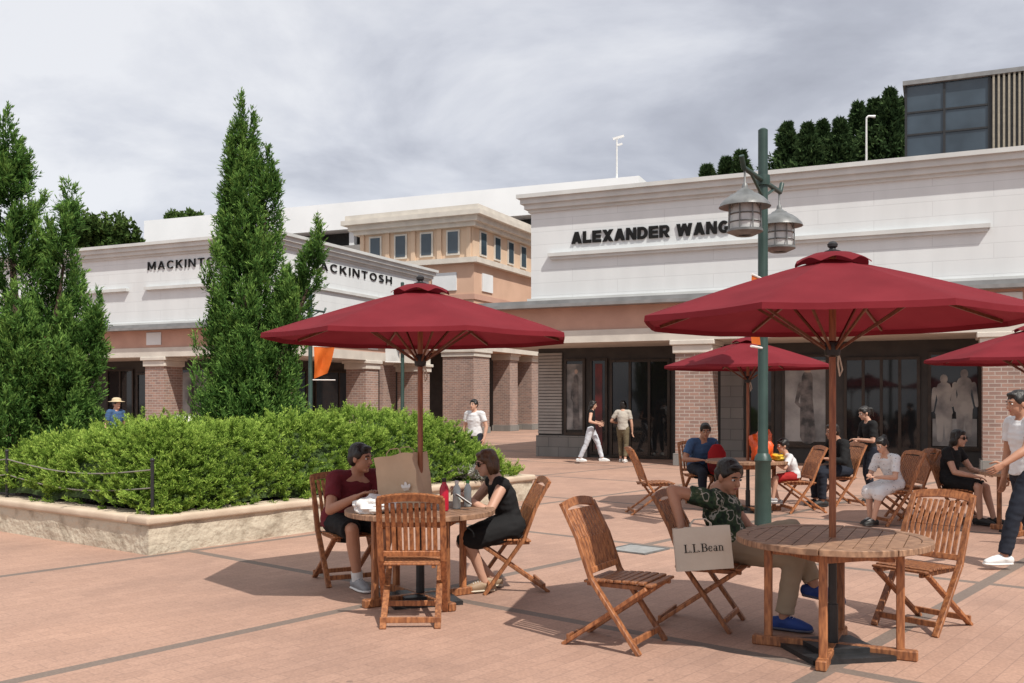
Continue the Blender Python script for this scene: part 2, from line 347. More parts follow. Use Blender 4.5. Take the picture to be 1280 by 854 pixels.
# ------------------------------------------------------------------ ground
def paving_mat():
    m,n,l,b=nt('terracotta_paving'); b.inputs['Roughness'].default_value=.75; b.inputs['Specular IOR Level'].default_value=.3
    tc=n.new('ShaderNodeTexCoord'); mp=n.new('ShaderNodeMapping'); mp.inputs['Rotation'].default_value=(0,0,R(-50)); l.new(tc.outputs['Object'],mp.inputs[0])
    sp=n.new('ShaderNodeSeparateXYZ'); l.new(mp.outputs[0],sp.inputs[0])
    def mt(op,a,b=None):
        x=n.new('ShaderNodeMath'); x.operation=op
        for i,v in enumerate((a,b)):
            if v is None: continue
            if isinstance(v,(int,float)): x.inputs[i].default_value=v
            else: l.new(v,x.inputs[i])
        return x.outputs[0]
    def band(c,off,wd):
        f=mt('FRACT',mt('ADD',mt('DIVIDE',mt('SUBTRACT',c,off),3.45),.5)); d=mt('MULTIPLY',mt('ABSOLUTE',mt('SUBTRACT',f,.5)),3.45)
        return mt('LESS_THAN',d,wd)
    bd=mt('MAXIMUM',band(sp.outputs[1],5.67,.055),band(sp.outputs[0],5.59,.055))
    mp2=n.new('ShaderNodeMapping'); mp2.inputs['Location'].default_value=(-5.59+.0,-5.67,0); l.new(mp.outputs[0],mp2.inputs[0])
    br=n.new('ShaderNodeTexBrick'); br.offset=0.5; br.inputs['Scale'].default_value=1; br.inputs['Brick Width'].default_value=.23; br.inputs['Row Height'].default_value=.115
    br.inputs['Mortar Size'].default_value=.0036; br.inputs['Mortar Smooth'].default_value=.4
    br.inputs['Color1'].default_value=(.440,.275,.207,1); br.inputs['Color2'].default_value=(.395,.245,.184,1); br.inputs['Mortar'].default_value=(.325,.207,.16,1)
    l.new(mp2.outputs[0],br.inputs['Vector'])
    nz=n.new('ShaderNodeTexNoise'); nz.inputs['Scale'].default_value=.55; nz.inputs['Detail'].default_value=8; nz.inputs['Roughness'].default_value=.62; l.new(tc.outputs['Object'],nz.inputs['Vector'])
    r1=ramp(n,[(.3,(.76,.77,.79)),(.5,(.97,.97,.97)),(.7,(1.10,1.09,1.07))]); l.new(nz.outputs['Fac'],r1.inputs[0])
    n2=n.new('ShaderNodeTexNoise'); n2.inputs['Scale'].default_value=55; n2.inputs['Detail'].default_value=4; l.new(tc.outputs['Object'],n2.inputs['Vector'])
    r2=ramp(n,[(.3,(.82,.82,.82)),(.7,(1.08,1.08,1.08))]); l.new(n2.outputs['Fac'],r2.inputs[0])
    def mul(a,b_,f=1,bt='MULTIPLY'):
        x=n.new('ShaderNodeMix'); x.data_type='RGBA'; x.blend_type=bt
        if isinstance(f,(int,float)): x.inputs[0].default_value=f
        else: l.new(f,x.inputs[0])
        l.new(a,x.inputs[6])
        if isinstance(b_,tuple): x.inputs[7].default_value=(*b_,1)
        else: l.new(b_,x.inputs[7])
        return x.outputs[2]
    c=mul(br.outputs['Color'],(.20,.155,.13),bd,'MIX'); c=mul(c,r1.outputs[0]); c=mul(c,r2.outputs[0])
    # small dark gum spots
    v=n.new('ShaderNodeTexVoronoi'); v.inputs['Scale'].default_value=1.7; l.new(tc.outputs['Object'],v.inputs['Vector'])
    sp_=mt('LESS_THAN',v.outputs['Distance'],.035); c=mul(c,(.16,.11,.09),mt('MULTIPLY',sp_,.6),'MIX')
    l.new(c,b.inputs['Base Color'])
    bp=n.new('ShaderNodeBump'); bp.inputs['Strength'].default_value=.3; bp.inputs['Distance'].default_value=.004; bp.invert=True
    l.new(br.outputs['Fac'],bp.inputs['Height']); l.new(bp.outputs[0],b.inputs['Normal'])
    return m
mb=MB(); mb.add([(-600,-60,0),(600,-60,0),(600,900,0),(-600,900,0)],[(0,1,2,3)]); tag(mb.build('ground',mat('grey_asphalt',(.16,.15,.14),(.12,.115,.11),.9,.5)),kind='structure')
mb=MB(); mb.add([(-45,-14,.004),(45,-14,.004),(45,58,.004),(-45,58,.004)],[(0,1,2,3)]); tag(mb.build('paving',paving_mat()),kind='structure')
mb=MB(); NX=40;NY=24
for j in range(NY+1):
    for i in range(NX+1):
        x=-110+i*6.; y=50+j*6.
        t=min(max((y+.45*x-62)/26,0),1); t=t*t*(3-2*t)
        z=-.3+(11.5*t if x>-2 else 11.5*t*max(0,1-(-2-x)/30))+noise.noise(Vector((x*.05,y*.05,0)))*1.2*t
        mb.v.append((x,y,z))
for j in range(NY):
    for i in range(NX):
        a=j*(NX+1)+i; mb.f.append((a,a+1,a+NX+2,a+NX+1)); mb.m.append(0)
tag(mb.build('hill',mat('hill_grass',(.06,.09,.03),(.035,.05,.02),.95,.4,.5,3),None,True),kind='structure')
x,y=GP(797,688)
mb=MB(); mb.bb(-.22,.22,-.22,.22,0,.012); o=thing('access_cover',(x,y,.004),50,'square pale grey metal access cover set in the paving beside lamp post','manhole cover')
mb.build('plate',mat('galvanised_plate',(.34,.34,.33),(.26,.26,.25),.5,12,.3,60),o,bev=.004)
mb=MB()
for s in(-1,1): mb.bb(-.25,.25,s*.235-.012,s*.235+.012,0,.016); mb.bb(s*.235-.012,s*.235+.012,-.222,.222,0,.016)
mb.build('rim',LGREY,o)

# ------------------------------------------------------------------ buildings
def lxy(O,a,px,y=None,x=None):
    a=R(a); U=(math.cos(a),math.sin(a)); W=(-math.sin(a),math.cos(a)); k=(px-640)/F
    if y is not None: x=(k*(O[1]+y*W[1])-O[0]-y*W[0])/(U[0]-k*U[1])
    else: y=(k*(O[1]+x*U[1])-O[0]-x*U[0])/(W[0]-k*W[1])
    return x,y,O[1]+x*U[1]+y*W[1]
def text(name,body,wd,ht,material,parent,loc,rot,extr=.03,off=0.,space=1.):
    cu=bpy.data.curves.new(name,'FONT'); cu.body=body; cu.size=1; cu.offset=off; cu.space_character=space; cu.resolution_u=3
    t=bpy.data.objects.new(name,cu); col.objects.link(t)
    dg=bpy.context.evaluated_depsgraph_get(); me=bpy.data.meshes.new_from_object(t.evaluated_get(dg)); bpy.data.objects.remove(t)
    bm=bmesh.new(); bm.from_mesh(me)
    top=list(bm.faces); 
    if extr:
        r=bmesh.ops.extrude_face_region(bm,geom=top); bmesh.ops.translate(bm,verts=[v for v in r['geom'] if isinstance(v,bmesh.types.BMVert)],vec=(0,0,1))
    xs=[v.co.x for v in bm.verts]; ys=[v.co.y for v in bm.verts]; x0,x1,y0,y1=min(xs),max(xs),min(ys),max(ys)
    for v in bm.verts: v.co=Vector(((v.co.x-x0)/(x1-x0)*wd,(v.co.y-y0)/(y1-y0)*ht,v.co.z*extr))
    bmesh.ops.recalc_face_normals(bm,faces=bm.faces)
    me2=bpy.data.meshes.new(name); bm.to_mesh(me2); bm.free(); me2.materials.append(material)
    o=link(name,me2,parent); o.location=loc; o.rotation_euler=rot; return o
# hand-drawn letter shapes: polygons and arcs, cap height 1
def arcp(cx,cy,ro,ri,a0,a1,n=14):
    # strip of quads between an outer and an inner ellipse; ro, ri = (rx,ry)
    out=[]
    for i in range(n):
        p=[R(a0+(a1-a0)*(i+q)/n) for q in(0,1)]
        out.append([(cx+ro[0]*math.cos(p[0]),cy+ro[1]*math.sin(p[0])),(cx+ro[0]*math.cos(p[1]),cy+ro[1]*math.sin(p[1])),(cx+ri[0]*math.cos(p[1]),cy+ri[1]*math.sin(p[1])),(cx+ri[0]*math.cos(p[0]),cy+ri[1]*math.sin(p[0]))])
    return out
def rc(x0,x1,y0,y1): return [(x0,y0),(x1,y0),(x1,y1),(x0,y1)]
HEAVY={'A':(1.06,[[(0,0),(.36,0),(.72,1),(.34,1)],[(1.06,0),(.70,0),(.34,1),(.72,1)],rc(.22,.84,.17,.38)]),
 'L':(.86,[rc(0,.33,0,1),rc(.33,.86,0,.27)]),
 'E':(.90,[rc(0,.33,0,1),rc(.33,.90,0,.24),rc(.33,.86,.38,.61),rc(.33,.90,.76,1)]),
 'X':(1.10,[[(0,0),(.40,0),(1.10,1),(.70,1)],[(1.10,0),(.70,0),(0,1),(.40,1)]]),
 'N':(1.0,[rc(0,.30,0,1),rc(.70,1.0,0,1),[(0.02,1),(.36,1),(.98,0),(.64,0)]]),
 'D':(1.0,[rc(0,.33,0,1),rc(.33,.48,.76,1),rc(.33,.48,0,.24)]+arcp(.48,.5,(.52,.5),(.20,.26),90,-90)),
 'R':(1.02,[rc(0,.33,0,1),rc(.33,.60,.77,1),rc(.33,.60,.34,.55)]+arcp(.60,.67,(.38,.33),(.08,.10),90,-90)+[[(.40,.36),(.74,.36),(1.02,0),(.64,0)]]),
 'W':(1.5,[[(0,1),(.35,1),(.58,0),(.23,0)],[(.24,0),(.56,0),(.92,1),(.58,1)],[(.58,1),(.92,1),(1.27,0),(.94,0)],[(.92,0),(1.27,0),(1.5,1),(1.15,1)]]),
 'G':(1.06,arcp(.52,.5,(.52,.5),(.20,.25),48,330,22)+[rc(.56,1.06,.32,.54),rc(.77,1.06,.06,.40)])}
SERIF={'L':(.72,[rc(.14,.30,.0,1),rc(.02,.42,.95,1),rc(.02,.70,0,.055),[(.64,.05),(.70,.05),(.72,.30),(.69,.30)]]),
 '.':(.26,arcp(.10,.07,(.075,.075),(0.001,.001),0,360,10)),
 'B':(.84,[rc(.14,.30,0,1),rc(.02,.42,.95,1),rc(.02,.42,0,.05),rc(.42,.5,.95,1),rc(.30,.5,.515,.56),rc(.42,.5,0,.05)]+arcp(.46,.755,(.30,.245),(.16,.195),90,-90)+arcp(.46,.28,(.37,.28),(.21,.23),90,-90)),
 'e':(.60,[rc(.12,.52,.335,.38)]+arcp(.31,.33,(.26,.335),(.14,.28),20,330,20)),
 'a':(.60,arcp(.25,.19,(.21,.20),(.10,.15),0,360,16)+[rc(.38,.50,.02,.50),[(.38,0),(.58,0),(.58,.05),(.38,.07)]]+arcp(.28,.48,(.22,.185),(.10,.135),0,150,10)),
 'n':(.70,[rc(.10,.22,0,.62),rc(.02,.22,.60,.65),rc(.02,.31,0,.045),rc(.46,.58,0,.45),rc(.38,.67,0,.045)]+arcp(.34,.44,(.24,.22),(.12,.16),0,165,10))}
# medium-weight capitals for the corner store
MED={'M':(1.1,[rc(0,.15,0,1),rc(.95,1.1,0,1),[(.0,1),(.2,1),(.63,.12),(.47,.12)],[(1.1,1),(.9,1),(.47,.12),(.63,.12)]]),
 'A':(.96,[[(0,0),(.17,0),(.56,1),(.40,1)],[(.96,0),(.79,0),(.40,1),(.56,1)],rc(.22,.74,.25,.38)]),
 'C':(.92,arcp(.50,.5,(.5,.5),(.34,.36),42,318,22)),
 'K':(.90,[rc(0,.16,0,1),[(.16,.36),(.16,.56),(.66,1),(.87,1)],[(.28,.52),(.42,.62),(.90,0),(.70,0)]]),
 'I':(.16,[rc(0,.16,0,1)]),
 'N':(.92,[rc(0,.15,0,1),rc(.77,.92,0,1),[(0.0,1),(.18,1),(.92,0),(.74,0)]]),
 'T':(.86,[rc(0,.86,.86,1),rc(.35,.51,0,.86)]),
 'O':(1.0,arcp(.5,.5,(.5,.5),(.34,.36),0,360,26)),
 'S':(.76,arcp(.38,.735,(.36,.265),(.21,.13),30,270,16)+arcp(.38,.265,(.37,.265),(.22,.13),90,-150,16)),
 'H':(.90,[rc(0,.16,0,1),rc(.74,.90,0,1),rc(.16,.74,.43,.57)])}
def letters(name,body,font,wd,ht,material,parent,loc,rot,extr,gap=.14,sp=.55):
    b=MB(); x=0; k=0
    for ch in body:
        if ch==' ': x+=sp; continue
        w_,polys=font[ch]
        for p in polys:
            k+=1; z=extr*(1+.0009*(k%9)*8)
            vs=[(x+a,c,0) for a,c in p]+[(x+a,c,z) for a,c in p]; m_=len(p)
            b.add(vs,[tuple(range(m_-1,-1,-1)),tuple(range(m_,2*m_))]+[(i,(i+1)%m_,m_+(i+1)%m_,m_+i) for i in range(m_)])
        x+=w_+gap
    tot=x-gap
    b.v=[(v[0]/tot*wd,v[1]*ht,v[2]) for v in b.v]
    o=b.build(name,material,parent); o.location=loc; o.rotation_euler=rot; return o
def ob(name,m,parent,x0,x1,y0,y1,z0,z1,off=0,bev=0):
    b=MB(); b.bb(x0-off,x1+off,y0-off,y1+off,z0,z1); return b.build(name,m,parent,bev=bev)
def pillar(parent,x,y,w,z1=3.05):
    b=MB(); b.bb(x-w/2,x+w/2,y-w/2,y+w/2,0,z1-.32); p=b.build('brick_pillar',BRICK,parent)
    b=MB(); b.bb(x-w/2-.06,x+w/2+.06,y-w/2-.06,y+w/2+.06,z1-.32,z1-.12); b.bb(x-w/2-.12,x+w/2+.12,y-w/2-.12,y+w/2+.12,z1-.12,z1-.003); b.build('capital',CREAM,p,bev=.015)
    b=MB(); b.bb(x-w/2-.05,x+w/2+.05,y-w/2-.05,y+w/2+.05,0.004,.3); b.build('plinth',STONEG,p,bev=.01)
    return p
def swin(parent,x0,x1,y,z0,z1,nd=1,posters=None,glass=GLASS,fm=BRONZE,name='shop_window',fw=.07):
    # window facing -y at plane y
    b=MB(); b.bb(x0,x1,y-.07,y-.002,z1-fw,z1); b.bb(x0,x1,y-.07,y-.002,z0,z0+fw)
    for k in range(nd+1):
        xc=x0+fw/2+(x1-x0-fw)*k/nd; b.bb(xc-fw/2,xc+fw/2,y-.068,y-.003,z0+fw,z1-fw)
    f=b.build(name,fm,parent)
    b=MB(); b.bb(x0+.01,x1-.01,y-.03,y-.004,z0+.01,z1-.01); b.build('pane',glass,f)
    if posters: posters(f,x0,x1,y,z0,z1)
    return f
PGREY=mat('poster_photo_print',(.42,.40,.38),(.10,.10,.10),.4,2.5); PPALE=mat('poster_pale_print',(.40,.395,.38),(.12,.12,.12),.4,1.6)
FIGM=mat('print_figure',(.20,.18,.17),(.04,.04,.04),.5,5); FIGS=mat('print_skin',(.45,.33,.27),(.38,.27,.22),.5,5)
def poster_fig(mbg,inset=.15,fig=True):
    def fn(f,x0,x1,y,z0,z1):
        a=x0+(x1-x0)*inset; c=x1-(x1-x0)*inset; h=z1-z0-.3
        b=MB(); b.bb(a,c,y-.04,y-.032,z0+.15,z1-.15); b.build('poster',mbg,f)
        if not fig: return
        cx=(a+c)/2+.03; M=Matrix.Translation((cx,y-.045,z0+.15))@Matrix.Scale(.02,4,(0,1,0)); w_=min((c-a)*.25,.24)
        def fl(mb_,pts,rad):
            q=MB(); q.tube(pts,rad,10,rnd=True); mb_.add(q.v,q.f,0,M)
        b=MB(); fl(b,[(w_*.1,0,h*.80),(0,0,h*.55),(w_*.15,0,h*.06)],[w_*.55,w_*.62,w_*.8]); fl(b,[(-w_*.6,0,h*.70),(-w_*1.0,0,h*.48),(-w_*.3,0,h*.40)],[w_*.24,w_*.2,w_*.17]); b.build('printed_figure',FIGM,f,True)
        b=MB(); b.ell((w_*.12,0,h*.885),(w_*.36,.1,w_*.5),M); b.build('printed_face',FIGS,f,True)
    return fn
def mann(f,x0,x1,y,z0,z1):
    b=MB(); b.bb(x0+.1,x1-.1,y-.04,y-.032,z0+.10,z0+.75); b.build('display_plinth',PPALE,f)
    b=MB()
    for i,xx in enumerate((.3,.68)):
        cx=x0+(x1-x0)*xx; M=Matrix.Translation((cx,y-.05,.12*i))@Matrix.Scale(.05,4,(0,1,0))
        b.ell((0,0,z0+1.70),(.085,.1,.11),M)
        for pts,rd in (([(0,0,z0+1.45),(0,0,z0+1.2),(0,0,z0+.9)],[.18,.14,.2]),([(-.08,0,z0+.85),(-.09,0,z0+.25)],[.1,.06]),([(.08,0,z0+.85),(.1,0,z0+.25)],[.1,.06]),([(-.2,0,z0+1.45),(-.26,0,z0+.95)],[.055,.04]),([(.2,0,z0+1.45),(.27,0,z0+.95)],[.055,.04])):
            q=MB(); q.tube(pts,rd,10,rnd=True); b.add(q.v,q.f,0,M)
    b.build('mannequin_display',mat('mannequin_clothes',(.42,.40,.37),(.10,.10,.11),.7,2),f,True)

def store(name,O,ang,xl,xr,yb,xu0,label,pill,zt=6.9,wall_off=2.3,faces='f'):
    t=thing(name,(O[0],O[1],0),ang,label,'shop building')
    ob('fascia',CREAM,t,xl,xr,0,yb,3.05,3.36,.05)
    ob('terracotta_band',TERRA,t,xl,xr,0,yb,3.36,3.95)
    b=MB(); b.bb(xl-.35,xr+.35,-.35,yb+.35,3.95,4.03); b.bb(xl-.2,xr+.2,-.2,yb+.2,4.03,4.14); b.build('roof_edge',LIP,t)
    ob('upper_wall',WHITE_A,t,xu0,xr,0.05,yb,4.1,6.52)
    b=MB()
    for k,(z0,z1,of) in enumerate(((6.45,6.53,.06),(6.53,6.66,.14),(6.66,6.80,.22),(6.80,zt,.30))): b.bb(xu0-of,xr+of,.05-of,yb+of,z0,z1)
    b.build('cornice',CORN,t)
    b=MB(); b.bb(xu0-.08,xr+.05,-.03,.05,4.10,4.22); b.build('base_trim',CORN,t)
    for (x,y,w) in pill: pillar(t,x,y,w)
    return t
# --- right store
OA=(.477,24.9); AA=-24.5
x870=lxy(OA,AA,871,y=.45)[0]; x1253=lxy(OA,AA,1255,y=.45)[0]; sp_=x1253-x870
A=store('shop_building',OA,AA,-1.34,22,16,0,'long white panelled store with wide dark sign letters behind the red umbrellas',[(x870,.45,.85),(x1253,.45,.85),(x1253+sp_,.45,.85)])
X=lambda px:lxy(OA,AA,px,y=2.3)[0]
xw=X(673)
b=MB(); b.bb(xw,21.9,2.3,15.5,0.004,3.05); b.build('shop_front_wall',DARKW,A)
xa=lxy(OA,AA,686,y=0)[0]; xb=lxy(OA,AA,1238,y=0)[0]
b=MB(); b.bb(xa,xb,-.10,.05,5.27,5.36); b.bb(xa+.05,xb-.05,-.05,.05,5.20,5.27); b.build('sign_ledge',CORN,A)
xa=lxy(OA,AA,714,y=0)[0]; xb=lxy(OA,AA,912,y=0)[0]
letters('sign_lettering','ALEXANDER WANG',HEAVY,xb-xa,.30,BLKP,A,(xa,.045,5.57),(R(90),0,0),.035,.12,.5)
for xx in (x870,x1253,x1253+sp_):
    b=MB(); b.bb(xx-.33,xx+.33,-.03,.0,3.45,3.88); b.build('white_band_block',WHITE,A,bev=.01)
b=MB(); b.bb(xw-.03,X(735),2.2,2.3,.004,.6); b.build('stone_plinth',STONEG,A)
b=MB()
for k in range(26): b.bb(xw+.01,X(703),2.24,2.298,.65+k*.088,.65+k*.088+.07)
b.build('louvre_panel',LOUV,A)
swin(A,X(706),X(732),2.3,.62,2.75,1,poster_fig(PGREY,.08))
swin(A,X(738),X(760),2.3,.1,2.75,1,poster_fig(mat('window_red_print',(.2,.03,.03),(.05,.01,.01),.5,2),.3,False))
swin(A,X(763),X(838),2.3,.02,2.7,3,name='shop_door')
b=MB(); b.bb(X(902),X(930),2.18,2.3,.004,2.9); b.build('stone_pier',STONEG,A)
swin(A,X(935),X(968),2.3,.3,2.75,1)
swin(A,X(978),X(1036),2.3,.4,2.75,1,poster_fig(PPALE,.04))
swin(A,X(1055),X(1150),2.3,.02,2.65,4,name='shop_door')
swin(A,X(1160),X(1227),2.3,.4,2.75,1,mann)
swin(A,X(1240),X(1330),2.3,.3,2.75,3)
# roof railing along the back of the roof
b=MB()
for k in range(110): b.bb(4.5+k*.16,4.53+k*.16,3.0,3.03,6.88,7.32)
b.bb(4.5,22,2.99,3.04,7.32,7.36); b.build('roof_railing',BLK,A)
# --- left store with the corner
OB=(-7.45,30.3); AB=-24.5
xp=lxy(OB,AB,205,y=.45)[0]; yp1=lxy(OB,AB,453,x=-.45)[1]; yp2=lxy(OB,AB,524,x=-.45)[1]
yB=lxy(OB,AB,536,x=0)[1]
Bd=store('shop_building',OB,AB,-13.5,0,yB,-13.5,'white corner store with spaced sign letters on two faces behind the junipers',[(xp,.45,.85),(xp-6.4,.45,.85),(-.5,.5,.9),(-.45,yp1,.85),(-.45,min(yp2,yB-.45),.95)])
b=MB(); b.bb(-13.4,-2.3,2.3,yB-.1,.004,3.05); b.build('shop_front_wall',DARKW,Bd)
XB=lambda px:lxy(OB,AB,px,y=0)[0]; YB=lambda px:lxy(OB,AB,px,x=0)[1]
letters('sign_lettering','MACKINTOSH',MED,XB(289)-XB(184),.27,BLKP,Bd,(XB(184),.045,6.0),(R(90),0,0),.035,.34)
letters('sign_lettering','MACKINTOSH',MED,YB(489)-YB(385),.28,BLKP,Bd,(.005,YB(385),6.0),(R(90),0,R(90)),.035,.34)
for (a_,c_) in ((XB(182),XB(292)),(-13.2,XB(160))):
    b=MB(); b.bb(a_,c_,-.09,.05,5.32,5.42); b.build('sign_ledge',CORN,Bd)
b=MB(); b.bb(0,.09,YB(385),YB(495),5.32,5.42); b.build('sign_ledge',CORN,Bd)
for xx,yy,hz in ((xp,0,1),(0,yp1,0),(xp-6.4,0,1)):
    b=MB()
    if hz: b.bb(xx-.33,xx+.33,-.03,0,3.45,3.88)
    else: b.bb(0,.03,yy-.33,yy+.33,3.45,3.88)
    b.build('white_band_block',WHITE,Bd,bev=.01)
XB2=lambda px:lxy(OB,AB,px,y=2.3)[0]
swin(Bd,XB2(135),XB2(168),2.3,.3,2.75,2); swin(Bd,XB2(222),XB2(262),2.3,.3,2.75,2,poster_fig(PPALE,.1)); swin(Bd,XB2(172),XB2(190),2.3,.02,2.6,1,name='shop_door')
for ya,yc in ((2.6,4.6),(5.2,8.2)):   # right face windows (plane x=-2.3)
    b=MB(); b.bb(-2.298,-2.24,ya,yc,.3,.38); b.bb(-2.298,-2.24,ya,yc,2.65,2.73)
    for q in (ya,(ya+yc)/2,yc): b.bb(-2.298,-2.245,q-.035,q+.035,.38,2.65)
    f=b.build('shop_window',BRONZE,Bd); b=MB(); b.bb(-2.297,-2.27,ya+.01,yc-.01,.31,2.7); b.build('pane',GLASSB,f)
# --- peach tower
OC=(-1.87,45.); AC=-25
C_=thing('tower_building',(OC[0],OC[1],0),AC,'peach and tan tower with a heavy cream cornice and row of upper windows','building')
ZA=3.95
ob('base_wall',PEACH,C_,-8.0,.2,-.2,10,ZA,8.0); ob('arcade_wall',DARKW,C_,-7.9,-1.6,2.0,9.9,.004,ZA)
ob('ledge',CREAM,C_,-8.0,.2,-.2,10,8.0,8.24,.28); ob('terracotta_band',TERRA,C_,-8.0,.2,-.2,10,6.3,6.55,.06); ob('fascia',CREAM,C_,-8.0,.2,-.2,10,ZA+.005,ZA+.45,.08)
ob('upper_wall',TAN,C_,-6.3,0,.1,7.2,8.24,9.85)
b=MB()
for z0,z1,of in ((9.75,9.95,.25),(9.95,10.2,.45),(10.2,10.42,.7),(10.42,10.68,.55)): b.bb(-6.3-of,of,.1-of,7.2+of,z0,z1)
b.build('cornice',CREAM,C_)
for k in range(4):
    xc=-5.4+k*1.45
    b=MB(); b.bb(xc-.36,xc+.36,0.04,.098,8.46,9.66); f=b.build('window',CREAM,C_); b=MB(); b.bb(xc-.27,xc+.27,.02,.038,8.55,9.57); b.build('pane',GLASSB,f)
    yc=1.1+k*1.55
    b=MB(); b.bb(.002,.06,yc-.36,yc+.36,8.46,9.66); f=b.build('window',CREAM,C_); b=MB(); b.bb(.062,.08,yc-.27,yc+.27,8.55,9.57); b.build('pane',GLASSB,f)
for q in (-6.15,-4.68,-3.22,-1.78,-.2):
    b=MB(); b.bb(q-.11,q+.11,.0,.098,8.243,9.75); b.build('pilaster',TAN,C_)
b=MB(); b.bb(.2,.26,.6,1.7,6.75,7.6); b.build('white_wall_panel',WHITE,C_)
b=MB(); b.bb(-2.0,-.7,-.26,-.2,6.75,7.6); b.build('white_wall_panel',WHITE,C_)
for q in (3.2,6.2):
    b=MB(); b.bb(.2,.24,q,q+1.6,4.7,6.1); f=b.build('window',CREAM,C_); b=MB(); b.bb(.242,.26,q+.12,q+1.48,4.82,5.98); b.build('pane',GLASSB,f)
yq=lxy(OC,AC,659,x=-.45)[1]
pillar(C_,-.65,.65,1.65,ZA); pillar(C_,-.45,min(yq,9.4),.95,ZA); pillar(C_,-5.5,.55,1.2,ZA); pillar(C_,-.5,4.7,.95,ZA)
# --- white car park structure
D_=thing('parking_structure',(7.75,60,0),-22.4,'long white roof parapet of the low parking building behind the peach tower','building')
ob('wall',mat('carpark_wall',(.30,.29,.28),(.24,.23,.22),.85,.6),D_,-39.2,0,.3,16,.0,12.6); ob('dark_deck_opening',mat('carpark_shadow',(.03,.03,.03),(.02,.02,.02),.9),D_,-39.0,-.1,1.4,15.8,12.6,13.7)
ob('parapet',WHITER,D_,-39.5,.2,0,16.2,13.7,15.6); 
b=MB()
for k in range(14): b.bb(-38.8+k*2.95,-38.4+k*2.95,.4,.8,12.6,13.7)
b.build('column',WHITE,D_)
b=MB()
for q in (-21,-14,-10.4): b.bb(q,q+.9,3,4,15.55,15.95)
b.build('roof_vent',LIP,D_)
# --- glass building upper right
ex=PX(1131,52); E_=thing('glass_building',(ex,52,0),-24,'grey glass block with vertical slats on the hill at upper right','building')
ob('wall',mat('glass_core',(.2,.2,.2)),E_,.15,14,.15,10,0,18.5)
GW=4.1
b=MB(); b.bb(0,GW,0,.14,0,18.55); b.build('glass_front',GLASSB,E_)
b=MB()
for q in (0.06,1.95,GW): b.bb(q-.06,q+.06,-.08,-.002,8,18.55)
for z in (12.5,14.2,15.9,17.1): b.bb(0.13,GW-.07,-.06,-.003,z-.05,z+.05)
b.build('mullions',BLK,E_)
b=MB()
for k in range(34): b.bb(GW+.15+k*.24,GW+.25+k*.24,-.2,.1,8,18.6)
b.build('vertical_slats',mat('beige_slats',(.34,.30,.23),(.27,.24,.19),.7),E_)
ob('roof',LIP,E_,-.1,14.2,-.25,10,18.57,18.8)

# --- hill conifers and far round trees
def conifer(px,py,Y,wd,label,seed):
    rng=np.random.default_rng(seed); x=PX(px,Y); zt=PZ(py,Y); zb=8.5; h=zt-zb
    t=thing('conifer_tree',(x,Y,zb),0,label,'tree','conifers on the hill behind the white store')
    mb=MB(); mb.tube([(0,0,-2),(0,0,h*.9)],[.22,.05],7); mb.build('trunk',BARK,t,True)
    n=2000; f=rng.random(n)**.7; az=rng.random(n)*6.283; r=wd*2.3*(1-f)**1.0*(.35+.85*rng.random(n))*(1+.25*np.sin(f*30+seed+az))+.05
    base=np.stack([np.cos(az)*r*.45,np.sin(az)*r*.45,f*h*.97],1); d=nrm(np.stack([np.cos(az),np.sin(az),.0+.7*f],1))
    leafmesh('crown',base,d,r*.7+.1,8,.36,.07,FIR,t,.5,np.clip(rng.random(n)*.7+.3*(r/wd>1.),0,1),seed)
HC=[(884,206,66,1.0,'smallest leftmost conifer peeking above the white store roof'),(908,196,67,1.3,'second small conifer from the left above the roofline'),(926,188,66,1.2,'third small conifer from the left, beside the lamp post top'),
 (984,151,68,2.0,'tall pointed conifer just right of the lamp post top'),(1010,151,66,1.7,'narrow pointed conifer, second right of the lamp post top'),(1028,148,69,1.8,'slim conifer, third right of the lamp post top'),
 (1050,145,67,1.9,'conifer left of the white roof lamp on the hill'),(1073,124,70,2.3,'broad conifer behind the white roof lamp on the hill'),(1093,120,68,2.1,'conifer right of the white roof lamp on the hill'),(1113,107,67,2.3,'tallest conifer, next to the glass building'),(1130,118,71,2.2,'conifer half hidden by the corner of the glass building')]
for i,a in enumerate(HC): conifer(*a,seed=30+i)
def broad(px,py0,Y,rx,rz,label,seed):
    rng=np.random.default_rng(seed); x=PX(px,Y); zt=PZ(py0,Y)
    t=thing('broadleaf_tree',(x,Y,0),0,label,'tree'); mb=MB(); mb.tube([(0,0,-.2),(.1,0,zt-rz*1.6),(.1,0,zt-rz)],[.3,.2,.1],8); mb.build('trunk',BARK,t,True)
    c=[];T=[]
    for k in range(26):
        a=rng.random()*6.283; rr=rng.random()**.5; cz=rng.normal()*.4
        ce=np.array([math.cos(a)*rr*rx*.8,math.sin(a)*rr*rx*.8,zt-rz+cz*rz*.7]); q=rng.normal(size=(60,3)); q=nrm(q)*rx*.32*(.5+.5*rng.random((60,1))); c.append(ce+q); T.append(np.clip(.5+q[:,2]/(rx*.6)+rng.normal()*.12,0,1))
    c=np.concatenate(c); leafmesh('crown',c,nrm(rng.normal(size=c.shape)),np.full(len(c),.3),8,.3,.09,BRD,t,.8,np.concatenate(T),seed)
broad(128,262,62,2.6,2.1,'round leafy tree rising behind the left white store',61)
broad(232,264,80,1.6,1.0,'small distant leafy tree top above the left parapet',62)

